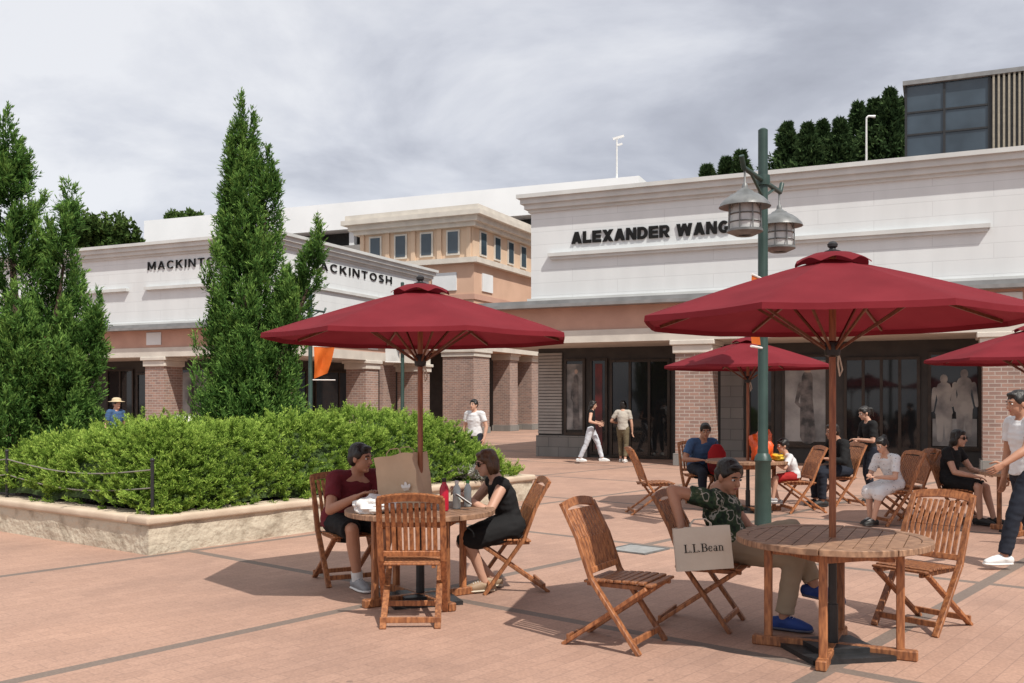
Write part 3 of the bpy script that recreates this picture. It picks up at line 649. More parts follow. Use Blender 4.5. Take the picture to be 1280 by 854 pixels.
# ------------------------------------------------------------------ planter, hedge, fence
PA=53.9; PO=(-3.73,9.85)
pl=thing('stone_planter',(PO[0],PO[1],0),PA,'large low planter of rough beige stone with a smooth coping','planter')
PLX,PLY=6.9,8.5; wt=.3
b=MB(); b.bb(0,PLX,0,wt,0,.31); b.bb(0,wt,wt,PLY,0,.31); b.bb(PLX-wt,PLX,wt,PLY,0,.31); b.bb(wt,PLX-wt,PLY-wt,PLY,0,.31)
me=b.mesh('wall',STONE)
bm=bmesh.new(); bm.from_mesh(me); bmesh.ops.subdivide_edges(bm,edges=bm.edges,cuts=30,use_grid_fill=True)
for v in bm.verts:
    q=noise.noise(v.co*5)*.016+noise.noise(v.co*14)*.007
    if v.co.z<.3: v.co+=Vector((q if v.co.x<.05 else 0,q if v.co.y<.05 else 0,0))
bm.to_mesh(me); bm.free(); link('wall',me,pl)
b=MB(); e=.04; b.bb(-e,PLX+e,-e,wt+e,.31,.40); b.bb(-e,wt+e,wt+e,PLY+e,.31,.40); b.bb(PLX-wt-e,PLX+e,wt+e,PLY+e,.31,.40); b.bb(wt+e,PLX-wt-e,PLY-wt-e,PLY+e,.31,.40)
b.build('coping',COPE,pl,True,.03,3)
b=MB(); b.bb(wt,PLX-wt,wt,PLY-wt,.0,.30); b.build('soil',SOIL,pl)
def hedge():
    rng=np.random.default_rng(5)
    t=thing('juniper_hedge',(PO[0],PO[1],.3),PA,'bright green spreading juniper hedge filling the stone planter','hedge')
    x0,x1,y0,y1=.20,6.7,.20,4.0
    cx=rng.random(46)*(x1-x0)+x0; cy=rng.random(46)*(y1-y0)+y0; chh=.6+.4*rng.random(46); cr_=.42+.45*rng.random(46)
    def hgt(x,y):
        x=np.asarray(x,float); y=np.asarray(y,float)
        u=np.clip(np.minimum(x-x0,x1-x)/.85,0,1); v=np.clip((y-y0)/.85,0,1); v2=np.clip((y1-y)/.6,0,1)
        e=(1-(1-u)**2.3)*(1-(1-v)**2.3)*(1-(1-v2)**2)
        d2=((x[...,None]-cx)**2+(y[...,None]-cy)**2)/cr_**2
        dome=np.max(chh*np.sqrt(np.clip(1-d2*.8,0,1)),axis=-1)
        big=.46+.11*np.clip((x-1.5)/3,0,1)+.06*np.clip((y-1.)/2,0,1)-.06*np.clip((x-5.0)/1.8,0,1)-.10*np.clip((y-1.6)/2,0,1)*np.clip((2.-x)/1.5,0,1)
        return np.maximum(e,0)**.65*(big+.50*dome)
    mb=MB(); NX,NY=110,60
    gx_=np.linspace(x0+.05,x1-.05,NX+1); gy_=np.linspace(y0+.05,y1-.1,NY+1); GX,GY=np.meshgrid(gx_,gy_); HH=hgt(GX,GY)*.93-.05
    mb.v=[(float(a),float(c),float(h_)) for a,c,h_ in zip(GX.ravel(),GY.ravel(),HH.ravel())]
    for j in range(NY):
        for i in range(NX): a=j*(NX+1)+i; mb.f.append((a,a+1,a+NX+2,a+NX+1)); mb.m.append(0)
    mb.build('inner_shade_fill',mat('hedge_interior',(.055,.095,.018),(.018,.034,.009),.95,9),t,True)  # solid fill under the sprays, coloured dark to paint shade in the gaps
    n=4600
    x=x0+(x1-x0)*rng.random(n); y=y0+(y1-y0)*rng.random(n)**1.3
    k=rng.random(n)<.5; side=rng.random(n)<.45
    x=np.where(k&side,x0+.05+rng.random(n)**1.3*.85,x); y=np.where(k&~side,y0+.05+rng.random(n)**1.3*.85,y)
    h=hgt(x,y); ep=.05
    gx=(hgt(x+ep,y)-hgt(x-ep,y))/(2*ep); gy=(hgt(x,y+ep)-hgt(x,y-ep))/(2*ep)
    nr=nrm(np.stack([-gx,-gy,np.full(n,.75)],1))
    ax=nrm(nr*np.array([1,1,.45])+rng.normal(size=(n,3))*np.array([.45,.45,.12])+np.array([-.10,-.10,.28]))
    base0=np.stack([x,y,h*(.88+.09*rng.random(n))],1)
    L=.10+.14*rng.random(n)
    m=12
    tt=rng.random((n,m))**.8
    side_=nrm(np.cross(ax,np.array([0,0,1.])+rng.normal(size=(n,3))*.15)); 
    sg=rng.uniform(-1,1,(n,m))
    base=base0[:,None,:]+ax[:,None,:]*(L[:,None]*tt)[...,None]+np.array([0,0,.12])*(tt**2)[...,None]*L[:,None,None]
    d=nrm(ax[:,None,:]+side_[:,None,:]*(sg*(1.0-.55*tt))[...,None]+np.array([0,0,.30])+rng.normal(size=(n,m,3))*.16)
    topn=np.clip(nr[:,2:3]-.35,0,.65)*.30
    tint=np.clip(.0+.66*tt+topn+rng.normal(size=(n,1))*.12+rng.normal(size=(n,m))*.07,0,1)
    Ls=(L[:,None]*(.6-.25*tt))
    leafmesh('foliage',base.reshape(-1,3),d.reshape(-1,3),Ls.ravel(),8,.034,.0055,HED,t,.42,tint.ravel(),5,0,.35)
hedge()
# silver leaf plant at the right of the planter
def silver(loc,label,seed,s=1):
    rng=np.random.default_rng(seed); t=thing('silver_plant',loc,0,label,'plant')
    n=130; a=rng.random(n)*6.283; r=.22*s*rng.random(n)**.5; b=np.stack([np.cos(a)*r*1.6,np.sin(a)*r,np.zeros(n)],1); d=nrm(np.stack([np.cos(a)*.6,np.sin(a)*.6,.8+rng.random(n)],1))
    mb=MB(); mb.tube([(0,0,-.05),(0,0,.12)],[.02,.01],6); mb.build('stem',BARK,t)
    leafmesh('foliage',b,d,np.full(n,.2*s),9,.07,.016,SILV,t,.7,None,seed)
def PW(lx,ly,z): 
    a=R(PA); return (PO[0]+lx*math.cos(a)-ly*math.sin(a),PO[1]+lx*math.sin(a)+ly*math.cos(a),z)
silver(PW(5.45,.15,.42),'pale silvery plant on the planter edge between the seated couple',71,.9)
# rope fence
fp=thing('rope_fence',PW(.13,.13,.40),PA,'low rope fence with thin dark posts at the planter corner','fence')
for yy in (0.,3.05,6.1):
    b=MB(); b.tube([(-.0,yy,0),(0,yy,.56)],.018,8); b.ell((0,yy,.57),(.024,.024,.024)); b.build('post',BLK,fp,True)
for z in (.28,.47):
    for ya in (0.,3.05):
        b=MB(); b.tube([(0,ya+3.05*k/10,z-.10*math.sin(math.pi*k/10)) for k in range(11)],.008,6); b.build('rope',ROPE,fp,True)

# ------------------------------------------------------------------ furniture
def make_chair():
    t=thing('folding_chair',(0,0,0),0,'x','chair','slatted teak folding chairs around the plaza tables')
    for s in(-1,1):
        x=.225*s
        b=MB(); b.beam((x,.25,0),(x,-.085,.455),.028,.045,(1,0,0)); b.beam((x,-.078,.44),(x,-.175,.70),.028,.045,(1,0,0)); b.beam((x,-.17,.69),(x*.98,-.285,.905),.028,.04,(1,0,0)); b.build('leg',WOOD,t,bev=.004)
        x=.190*s
        b=MB(); b.beam((x,.285,.415),(x,-.30,0),.026,.045,(1,0,0)); b.build('leg',WOOD,t,bev=.004)
    b=MB()
    for k in range(9):
        y=-.125+k*.053; z=.432+.012*math.sin((k/8-.15)*3.0)-(.006 if k==8 else 0); b.box((0,y,z),(.40,.045,.017))
    for s in(-1,1): b.bb(s*.155-.014,s*.155+.014,-.14,.31,.395,.424)
    b.build('seat',WOOD,t,bev=.004)
    b=MB()
    for k in range(9):
        x=-.168+k*.042
        p=[(x,-.10,.50),(x,-.172,.70),(x,-.268,.875)]
        b.beam(p[0],p[1],.030,.011,(0,1,.3)); b.beam(p[1],p[2],.030,.011,(0,1,.3))
    b.build('backrest',WOOD,t,bev=.003)
    b=MB()
    for k in range(8):
        x0=-.225+k*.05625; x1=x0+.05625; f=lambda x:.025*(1-(x/.225)**2)
        b.beam((x0,-.288-f(x0)*.3,.895+f(x0)),(x1,-.288-f(x1)*.3,.895+f(x1)),.026,.055,(0,-.45,1))
    b.build('top_rail',WOOD,t)
    b=MB(); b.beam((-.21,-.098,.497),(.21,-.098,.497),.022,.04,(0,-.3,1)); b.build('lower_rail',WOOD,t,bev=.003)
    for p in ((.205,.055),(-.255,.035)):
        b=MB(); b.beam((-.215,p[0],p[1]+.02),(.215,p[0],p[1]+.02),.022,.04); b.build('stretcher',WOOD,t,bev=.003)
    return t
chair0=make_chair(); used=[False]
def chair(x,y,face,label):
    if not used[0]:
        used[0]=True; chair0.location=(x,y,.004); chair0.rotation_euler=(0,0,R(face-90)); chair0['label']=label; return chair0
    return dup(chair0,(x,y,.004),face-90,label)
def make_table(r,label):
    t=thing('round_table',(0,0,0),0,label,'table','round teak tables under the red umbrellas')
    b=MB(); ri=r-.075; pw=.092; n=int(2*ri/pw)+1
    for k in range(n):
        x0=-ri+k*2*ri/n+.003; x1=-ri+(k+1)*2*ri/n-.003; vs=[]
        for i in range(7):
            x=x0+(x1-x0)*i/6; vs.append((x,math.sqrt(max(ri*ri-x*x,1e-5)),0))
        top=[(x,y,.728) for x,y,_ in vs]+[(x,-y,.728) for x,y,_ in reversed(vs)]; N=len(top)
        allv=top+[(x,y,.70) for x,y,z in top]
        b.add(allv,[tuple(range(N)),tuple(range(2*N-1,N-1,-1))]+[(i,(i+1)%N,N+(i+1)%N,N+i) for i in range(N)])
    b.build('tabletop',WOOD2,t)
    b=MB()
    for k in range(8):
        a0=2*math.pi*k/8+.006; a1=2*math.pi*(k+1)/8-.006; vs=[];m=8
        for z in(.692,.732):
            for rr in(ri+.003,r):
                for i in range(m+1):
                    a=a0+(a1-a0)*i/m; vs.append((rr*math.cos(a),rr*math.sin(a),z))
        q=m+1; fs=[]
        for i in range(m):
            fs+=[(i,i+1,q+i+1,q+i),(2*q+i,3*q+i,3*q+i+1,2*q+i+1),(i,2*q+i,2*q+i+1,i+1),(q+i,q+i+1,3*q+i+1,3*q+i)]
        fs+=[(0,q,3*q,2*q),(m,2*q+m,3*q+m,q+m)]
        b.add(vs,fs)
    b.build('table_rim',WOOD2,t,bev=.004)
    h=.40
    for sx,sy in((1,0),(0,1),(-1,0),(0,-1)):
        b=MB(); b.beam((sx*h,sy*h,.06),(sx*h,sy*h,.69),.048,.048,(sy,sx,0)); b.build('leg',WOOD,t,bev=.006)
    b=MB()
    for sx,sy in((1,1),(-1,1),(-1,-1),(1,-1)):
        b.beam((sx*h,0,.655),(0,sy*h,.655),.024,.07)
    b.build('apron',WOOD,t,bev=.004)
    b=MB(); b.beam((-.50,0,.032),(.50,0,.032),.064,.064); b.build('base_beam',WOOD,t,bev=.008)
    b=MB(); b.beam((0,-.50,.033),(0,-.033,.033),.064,.064); b.beam((0,.033,.033),(0,.50,.033),.064,.064); b.build('base_beam',WOOD,t,bev=.008)
    b=MB(); b.beam((-.37,0,.62),(.37,0,.62),.05,.05); b.build('cross_brace',WOOD,t,bev=.004)
    return t
T1=(-.73,7.64); T2=(2.03,6.08); T3=(3.39,13.8); T4=(6.25,11.5)
tt=make_table(.595,'round teak table in front with an empty top at lower right'); tt.location=(*T2,.004); tt.rotation_euler=(0,0,R(-26))
t1=dup(tt,(*T1,.004),35,'round teak table holding paper bags and bottles between the seated couple')
dup(tt,(*T3,.004),10,'round teak table with orange bag behind the lamp post'); dup(tt,(*T4,.004),40,'round teak table partly cut off by the right edge of the photo')

def make_umbrella(label,rot=0):
    t=thing('garden_umbrella',(0,0,0),rot,label,'umbrella','red umbrellas over the tables')
    zr=2.08; za=2.455; Rr=1.22
    b=MB(); n=8; NR=8; NJ=6
    def pt(rf,k,j):
        a0=2*math.pi*k/n; a1=2*math.pi*(k+1)/n; f=j/NJ
        c=Vector((math.cos(a0),math.sin(a0),0)).lerp(Vector((math.cos(a1),math.sin(a1),0)),f)*rf*Rr
        z=zr+(za-zr)*(1-rf**1.12)-.022*math.sin(math.pi*f)*rf*(1.4-rf)+.006*noise.noise(Vector((c.x*4,c.y*4,1.)))
        return (c.x,c.y,z)
    for k in range(n):
        vs=[];fs=[]
        for i in range(NR+1):
            rf=.04+.96*i/NR
            for j in range(NJ+1): vs.append(pt(rf,k,j))
        for j in range(NJ+1):
            p=pt(1,k,j); vs.append((p[0]*1.004,p[1]*1.004,p[2]-.035))
        for i in range(NR+1):
            for j in range(NJ): a=i*(NJ+1)+j; fs.append((a,a+1,a+NJ+2,a+NJ+1))
        b.add(vs,fs)
    me=b.mesh('canopy',RED,True); bm=bmesh.new(); bm.from_mesh(me); bmesh.ops.remove_doubles(bm,verts=bm.verts,dist=.0005); bm.to_mesh(me); bm.free()
    me.set_sharp_from_angle(angle=R(20)); can=link('canopy',me,t)
    b=MB(); m=64
    vs=[];fs=[]
    for i,(rr,z) in enumerate(((.03,za+.042),(.12,za+.028),(.19,za+.0),(.225,za-.035))):
        for k in range(m):
            a=2*math.pi*k/m; wv=math.cos(8*a)
            q=rr*(1+(.05*wv if i>1 else 0)); vs.append((q*math.cos(a),q*math.sin(a),z+(.018*abs(math.sin(4*a)) if i==3 else 0)-(0.006*wv if i>1 else 0)))
    for i in range(3):
        for k in range(m): fs.append((i*m+k,i*m+(k+1)%m,(i+1)*m+(k+1)%m,(i+1)*m+k))
    b.add(vs,fs); b.build('vent_cap',RED,can,True)
    b=MB(); b.lathe([(.004,za+.108),(.02,za+.103),(.032,za+.09),(.03,za+.073),(.018,za+.063),(.022,za+.055),(.05,za+.045),(.05,za+.033)],14); b.build('finial',BLK,t,True)
    b=MB(); b.tube([(0,0,.70),(0,0,za+.04)],.0215,14); b.build('pole',WOODP,t,True)
    b=MB(); b.tube([(0,0,.05),(0,0,.715)],.026,14); b.build('lower_pole',BLK,t,True)
    b=MB(); b.lathe([(.024,1.84),(.045,1.85),(.05,1.90),(.045,1.93),(.024,1.94)],14); hub=b.build('runner',BLK,t,True)
    b=MB(); b.lathe([(.024,za-.09),(.05,za-.08),(.05,za-.03),(.024,za-.02)],14); b.build('hub',BLK,t,True)
    b=MB(); b.tube([(.03,-.02,1.86),(.05,-.03,1.76),(.03,-.035,1.72),(.02,-.03,1.80),(.03,-.02,1.88)],.006,6); b.build('cord',mat('pale_cord',(.6,.55,.45)),hub)
    for k in range(8):
        a=2*math.pi*k/8; c,s=math.cos(a),math.sin(a)
        b=MB(); b.beam((.04*c,.04*s,za-.055),(Rr*.97*c,Rr*.97*s,zr+.0),.014,.020); rb=b.build('rib',WOODR,t)
        b=MB(); b.beam((.045*c,.045*s,1.89),(Rr*.5*c,Rr*.5*s,zr+.17),.012,.016); b.build('strut',WOODR,rb)
    b=MB(); b.bb(-.27,.27,-.27,.27,0,.03); b.bb(-.16,.16,-.16,.16,.03,.06); b.tube([(0,0,.055),(0,0,.30)],.034,12); b.build('base',BLK,t,False)
    return t
u=make_umbrella('nearest red umbrella on wooden pole through the empty front table'); u.location=(*T2,.004); u.rotation_euler=(0,0,R(10)); u.scale=(1.015,)*3
dup(u,(*T1,.004),20,'red umbrella over the seated couple at left of centre').scale=(1.01,1.01,1.01)
dup(u,(*T3,.004),5,'small looking red umbrella behind the lamp post').scale=(1,1,1)
dup(u,(*T4,.004),30,'red umbrella partly cut off by the right edge of the photo').scale=(1,1,1)

P1X,P1Y=-1.47,8.42
CH=[(-.72,6.98,92,'empty teak folding chair seen from behind at the table with paper bags'),
 (-.02,8.12,190,'teak folding chair under the woman in black dress'),
 (P1X,P1Y+.05,-62,'teak folding chair under the man in maroon shirt'),
 (.69,6.30,-30,'empty teak folding chair nearest the camera, left of the front table'),
 (1.36,6.86,-25,'teak folding chair holding the man in camouflage shirt and a paper bag'),
 (2.90,6.78,218,'empty teak folding chair right of the front table'),
 (1.93,13.5,5,'empty teak folding chair left of the lamp post in the background'),
 (2.9,15.05,-85,'teak folding chair under the man in blue shirt'),
 (4.12,13.7,186,'teak folding chair under the boy in white shirt'),
 (4.98,14.55,195,'teak folding chair under the seated person in dark clothes'),
 (4.92,12.35,190,'teak folding chair under the girl in white patterned dress'),
 (5.78,12.55,-50,'teak folding chair under the woman in black with sunglasses'),
 (5.35,12.9,180,'empty teak folding chair between the girl and the woman in sunglasses'),
 (6.0,10.4,60,'empty teak folding chair behind the standing man in white shirt')]
for c in CH: chair(*c)

# ------------------------------------------------------------------ lamps, banners, poles
def lantern(parent,c,s):
    x,y,z=c  # z: top of hood
    M=Matrix.Translation((x,y,z))@Matrix.Scale(s,4)
    b=MB(); b.lathe([(.012,.22),(.012,.04),(.03,.02),(.035,-.02),(.07,-.05),(.09,-.055),(.105,-.075),(.16,-.10),(.22,-.145),(.275,-.20),(.29,-.235),(.265,-.235),(.1,-.2)],20,0,M)
    h=b.build('lantern_hood',LGREY,parent,True)
    b=MB(); b.lathe([(.13,-.2),(.16,-.26),(.17,-.42),(.15,-.50),(.1,-.52)],18,0,M); b.build('lantern_glass',FROST,h,True)
    b=MB(); b.lathe([(.17,-.485),(.20,-.49),(.20,-.515),(.12,-.55),(.1,-.56),(.08,-.545),(.14,-.51)],18,0,M)
    for zz in (-.31,-.40): b.lathe([(.172,zz),(.186,zz-.008),(.172,zz-.016)],18,0,M)
    for k in range(8):
        a=2*math.pi*k/8; b.tube([M@Vector((.18*math.cos(a),.18*math.sin(a),-.21)),M@Vector((.19*math.cos(a),.19*math.sin(a),-.5))],.008*s,6)
    b.build('lantern_cage',LGREY,h,True)
def street_lamp(loc,deg,label,H,banner_m,bsize,bdir=180,zb_=None,amp=.03):
    t=thing('street_lamp',loc,deg,label,'street lamp')
    b=MB(); b.lathe([(.066,.9),(.066,1.0),(.060,1.02),(.057,H-.02),(.03,H)],16); b.build('pole',GRN,t,True)
    b=MB(); b.lathe([(.17,0),(.17,.03),(.12,.05),(.10,.12),(.09,.85),(.105,.88),(.09,.93),(.062,.97)],16); b.build('base_sleeve',GRN,t,True)
    za=H-.62
    b=MB(); b.tube([(0,-.82,za+.12),(0,-.74,za+.0),(0,.74,za+.0),(0,.82,za+.12)],.03,10); b.tube([(0,-.5,za),(0,0,za-.2)],.018,8); b.tube([(0,.5,za),(0,0,za-.2)],.018,8)
    b.lathe([(.08,za-.06),(.085,za),(.08,za+.06)],16); b.build('arm',GRN,t,True)
    for s in(-1,1): lantern(t,(0,s*.70,za-.20),1.0)
    # banner
    zb=zb_ or H-1.65; w_,h_=bsize; bm_=Matrix.Rotation(R(bdir-180),4,'Z')
    for z in(zb,zb-h_-.04):
        b=MB(); b.tube([bm_@Vector((0,0,z)),bm_@Vector((-w_-.12,0,z))],.014,8); b.build('banner_arm',WHITEP,t,True)
    b=MB(); N=12;vs=[];fs=[]
    for i in range(N+1):
        for j in range(7):
            f=i/N; vs.append(bm_@Vector((-.1-w_*j/6*(1-.35*f*(amp>.05)),amp*math.sin(j*1.1+f*2.)*math.sin(math.pi*f),zb-.01-h_*f*(1-.18*(amp>.05)*j/6))))
    for i in range(N):
        for j in range(6): a=i*7+j; fs.append((a,a+1,a+8,a+7))
    b.add(vs,fs); b.build('banner',banner_m,t,True)
    return t
street_lamp((2.98,11.4,.004),-31,'dark green lamp post with two grey lanterns beside the front umbrella',4.82,ORANGE,(.40,.78),272,3.03)
street_lamp((PX(388,27),27,.004),-20,'distant lamp post with orange banner in front of the corner store',4.75,ORANGE,(.58,.9),40,3.1,.12)
street_lamp((PX(503,31),31,.004),35,'far lamp post rising behind the left red umbrella',5.4,clothmat('white_banner',(.6,.6,.58)),(.5,.9))
def mast(px,pyt,pyb,Y,label,curve=False):
    x=PX(px,Y); zt=PZ(pyt,Y); zb=PZ(pyb,Y)-3
    t=thing('light_mast',(x,Y,zb),0,label,'lamp mast'); h=zt-zb
    b=MB(); b.tube([(0,0,0),(0,0,h)],[.08,.05],8); b.build('pole',PLASTW,t,True)
    b=MB()
    if curve: b.tube([(0,0,h),(.1,0,h+.12),(.5,0,h+.1)],[.06,.06,.09],8)
    else: b.beam((-.25,0,h-.1),(.45,0,h+.1),.12,.14); b.beam((0,0,h-.5),(.35,0,h-.4),.10,.12)
    b.build('lamp_head',PLASTW,t,False)
mast(771,172,225,61,'thin white floodlight mast on the parking roof behind')
mast(1083,148,200,56,'white curved lamp among the conifers on the hill',True)
# sandwich board
x=PX(231,27.5); t=thing('sandwich_board',(x,27.5,.004),10,'white sandwich board standing behind the hedge near brick pillar','sign')
for s in(-1,1):
    b=MB(); b.beam((0,s*.28,0),(0,s*.03,1.15),.62,.025,(0,1,0)); f=b.build('panel',PLASTW,t,bev=.01)
b=MB(); b.bb(-.3,.3,-.03,.03,1.13,1.18); b.build('hinge',LGREY,t)

# ------------------------------------------------------------------ bags and small things
def paper_bag(name,loc,deg,w_,d_,h_,m,label,text_fn,lean=(0,0),cr=.006,seed=0):
    t=thing(name,loc,deg,label,'paper bag'); t.rotation_euler=(R(lean[0]),R(lean[1]),R(deg))
    b=MB(); th=.003; a,c=w_/2,d_/2; K=8
    def ring(z,k,s_):
        out=[]
        for side in range(4):
            for q in range(K):
                f=q/K; pinch=.38*c*k*(1-abs(2*f-1))
                p=[(-a+2*a*f,-c),(a-pinch,-c+2*c*f),(a-2*a*f,c),(-a+pinch,c-2*c*f)][side]
                nz=noise.noise(Vector((p[0]*9+seed,p[1]*9,z*9)))*cr*(.3+k)+noise.noise(Vector((p[0]*22+seed,p[1]*22,z*22)))*cr*.5
                nx,ny=[(0,-1),(1,0),(0,1),(-1,0)][side]
                out.append((p[0]*s_+nx*nz,p[1]*s_+ny*nz,z+(2*cr*noise.noise(Vector((p[0]*7,p[1]*7,seed+2.))) if k>.95 else 0)))
        return out
    NZ=10; vs=[];fs=[]; P=4*K
    for i in range(NZ+1): vs+=ring(i/NZ*h_,i/NZ,1.)
    for i in range(NZ,-1,-1): vs+=ring(max(i/NZ*h_,.004),i/NZ,.975)
    L=2*(NZ+1)
    for i in range(L-1):
        for k in range(P): fs.append((i*P+k,i*P+(k+1)%P,(i+1)*P+(k+1)%P,(i+1)*P+k))
    fs.append(tuple(range(P-1,-1,-1))); fs.append(tuple((L-1)*P+k for k in range(P)))
    b.add(vs,fs); o=b.build('bag_body',m,t,True); o.data.set_sharp_from_angle(angle=R(24))
    for s in(-1,1):
        b=MB(); b.tube([(-w_*.18,s*(c-.010),h_-.03),(-w_*.18,s*(c-.008),h_+.02),(-w_*.1,s*(c-.02),h_+.05),(w_*.1,s*(c-.02),h_+.05),(w_*.18,s*(c-.008),h_+.02),(w_*.18,s*(c-.010),h_-.03)],.004,6); b.build('handle',m,t,True)
    text_fn(t,w_,d_,h_)
def bean(t,w_,d_,h_):
    letters('lettering','L.L.Bean',SERIF,w_*.70,h_*.19,BLKP,t,(-w_*.34,-d_/2-.005,h_*.42),(R(90),0,0),.001,.03)
def trefoil(t,w_,d_,h_):
    b=MB()
    for dx,dz,an in((0,.036,0),(-.023,.022,38),(.023,.022,-38)):
        M=Matrix.Translation((w_*.24+dx,-d_/2-.014,h_*.34+dz))@Matrix.Rotation(R(-an),4,'Y')@Matrix.Scale(.05,4,(0,1,0)); b.ell((0,0,0),(.015,.024,.032),M,12,8)
    b.build('leaf_emblem',WHITEP,t,True)
    b=MB()
    for k in range(3): b.bb(w_*.24-.036,w_*.24+.036,-d_/2-.0175,-d_/2-.016,h_*.34-.004+k*.009,h_*.34+.000+k*.009)
    b.build('emblem_stripes',KRAFT,t)
    text('lettering','adidas',.12,.034,WHITEP,t,(w_*.24-.065,-d_/2-.013,h_*.21),(R(90),0,0),.001,.015)
paper_bag('paper_bag',(-.84,7.70,.738),-30,.39,.19,.43,KRAFT,'tall brown paper bag with white leaf emblem standing on the table',trefoil,(3,-7),.016,3)
paper_bag('paper_bag',(1.31,6.53,.447),-6,.38,.12,.29,KRAFT2,'pale paper bag with dark lettering on the chair beside camouflage shirt',bean,(-6,-5),.003,8)
def crumple(name,loc,r,m,label,cat,seed,sq=(1,1,.6),tuft=True):
    b=MB(); b.ell((0,0,0),(r,r,r),None,40,24)
    t=thing(name,loc,seed*37,label,cat)
    for i,v in enumerate(b.v):
        v=Vector(v); q=1+noise.noise(v/r*1.7+Vector((seed,0,0)))*.35+abs(noise.noise(v/r*4+Vector((seed,3,0))))*.22
        z=v.z*q*sq[2]; z=max(z,-r*sq[2]*.75)+r*sq[2]*.75
        b.v[i]=(v.x*q*sq[0],v.y*q*sq[1],z)
    o=b.build('bag_body',m,t,True)
    if tuft:
        b=MB(); zt=r*sq[2]*1.6
        for s in(-1,1): b.tube([(s*.02,0,zt),(s*.06,.01,zt+.06),(s*.03,.02,zt+.11),(s*.01,0,zt+.02)],[(.02,.005)]*4,8)
        b.build('bag_handle',m,t,True)
crumple('plastic_bag',(-1.05,7.36,.738),.13,PLASTW,'crumpled white plastic bag on the table edge before the brown bag','plastic bag',1,(1.3,.9,.55),False)
crumple('carrier_bag',(3.55,13.65,.738),.19,mat('orange_plastic',(.85,.12,.015),(.7,.08,.01),.35,5),'bright orange carrier bag on the table behind the lamp post','plastic bag',2,(.95,.8,1.3))
crumple('food_bag',(3.78,13.7,.738),.09,mat('yellow_wrap',(.75,.55,.04),(.6,.4,.03),.4,5),'small yellow bag on the table beside the orange bag','plastic bag',3,(1.4,.9,.6),False)
def bottle(x,y,label,body,cap,h,r):
    t=thing('drink_bottle',(x,y,.736),0,label,'bottle'); b=MB(); b.lathe([(r*.9,0),(r,.01),(r,h*.68),(r*.75,h*.78),(r*.42,h*.86),(r*.42,h*.9)],14); b.build('bottle_body',body,t,True)
    b=MB(); b.lathe([(r*.5,h*.895),(r*.52,h*.9),(r*.52,h),(r*.4,h*1.01)],12); b.build('cap',cap,t,True)
REDP=mat('red_enamel',(.5,.012,.04),(.42,.01,.03),.25,4); CLR=mat('clear_plastic',(.55,.62,.62),(.42,.5,.5),.15,6)
bottle(-.53,7.50,'red flask standing on the table beside the brown paper bag',REDP,BLK,.25,.036)
bottle(-.44,7.64,'clear water bottle right behind the red flask',CLR,PLASTW,.22,.032)
bottle(-.36,7.80,'clear water bottle with green cap nearest the woman in black',CLR,mat('green_cap',(.1,.4,.1)),.21,.03)
t=thing('smartphone',(-.33,7.60,.778),20,'white phone held up by the woman in black dress','phone'); t.rotation_euler=(R(55),0,R(-70)); b=MB(); b.box((0,0,.07),(.072,.009,.145)); b.build('phone_body',PLASTW,t,bev=.004); b=MB(); b.box((0,-.006,.07),(.064,.002,.132)); b.build('screen',BLKP,t)
# backpack
t=thing('backpack',(3.12,14.62,.50),-20,'red backpack hanging beside the man in blue shirt','backpack'); RB=clothmat('red_backpack_cloth',(.35,.015,.02))
b=MB(); b.tube([(0,0,.02),(0,0,.12),(0,0,.3),(0,-.01,.38)],[(.13,.07),(.145,.085),(.135,.08),(.09,.05)],16,rnd=True); b.build('main_compartment',RB,t,True)
b=MB(); b.tube([(0,-.08,.03),(0,-.09,.12),(0,-.08,.19)],[(.1,.035),(.105,.04),(.08,.03)],14,rnd=True); b.build('front_pocket',clothmat('dark_red_cloth',(.12,.012,.015)),t,True)
for s in(-1,1):
    b=MB(); b.tube([(s*.07,.06,.36),(s*.08,.13,.3),(s*.08,.12,.12),(s*.08,.06,.05)],[(.022,.008)]*4,8); b.build('strap',BLK,t,True)
b=MB(); b.tube([(-.03,.03,.41),(-.02,.03,.46),(.02,.03,.46),(.03,.03,.41)],.008,6); b.build('grab_handle',BLK,t,True)

# ------------------------------------------------------------------ people
def remesh(b,name,vox,sm,m,parent,wr=0,extra=None):
    me=bpy.data.meshes.new('tmp'); me.from_pydata([tuple(v) for v in b.v],[],b.f)
    o=bpy.data.objects.new('tmp',me); col.objects.link(o)
    md=o.modifiers.new('r','REMESH'); md.mode='VOXEL'; md.voxel_size=vox; md.use_smooth_shade=True
    if sm: s=o.modifiers.new('s','SMOOTH'); s.factor=.5; s.iterations=sm
    dg=bpy.context.evaluated_depsgraph_get(); m2=bpy.data.meshes.new_from_object(o.evaluated_get(dg))
    bpy.data.objects.remove(o); bpy.data.meshes.remove(me)
    m2.name=name; m2.materials.clear(); m2.materials.append(m)
    if wr:
        nv=len(m2.vertices); co=np.empty(nv*3,np.float32); m2.vertices.foreach_get('co',co); co=co.reshape(-1,3)
        no=np.empty(nv*3,np.float32); m2.vertices.foreach_get('normal',no); no=no.reshape(-1,3)
        for i in range(nv):
            v=Vector(co[i].tolist()); q=noise.noise(v*8)*.55+noise.noise(Vector((v.x*14,v.y*14,v.z*26)))*.6
            co[i]+=no[i]*q*wr
        m2.vertices.foreach_set('co',co.ravel()); m2.update()
    if extra is not None:
        bm=bmesh.new(); bm.from_mesh(m2); vs=[bm.verts.new(v) for v in extra.v]
        for f in extra.f:
            try: bm.faces.new([vs[i] for i in f])
            except ValueError: pass
        bmesh.ops.recalc_face_normals(bm,faces=bm.faces); bm.to_mesh(m2); bm.free()
    m2.polygons.foreach_set('use_smooth',[True]*len(m2.polygons))
    return link(name,m2,parent)
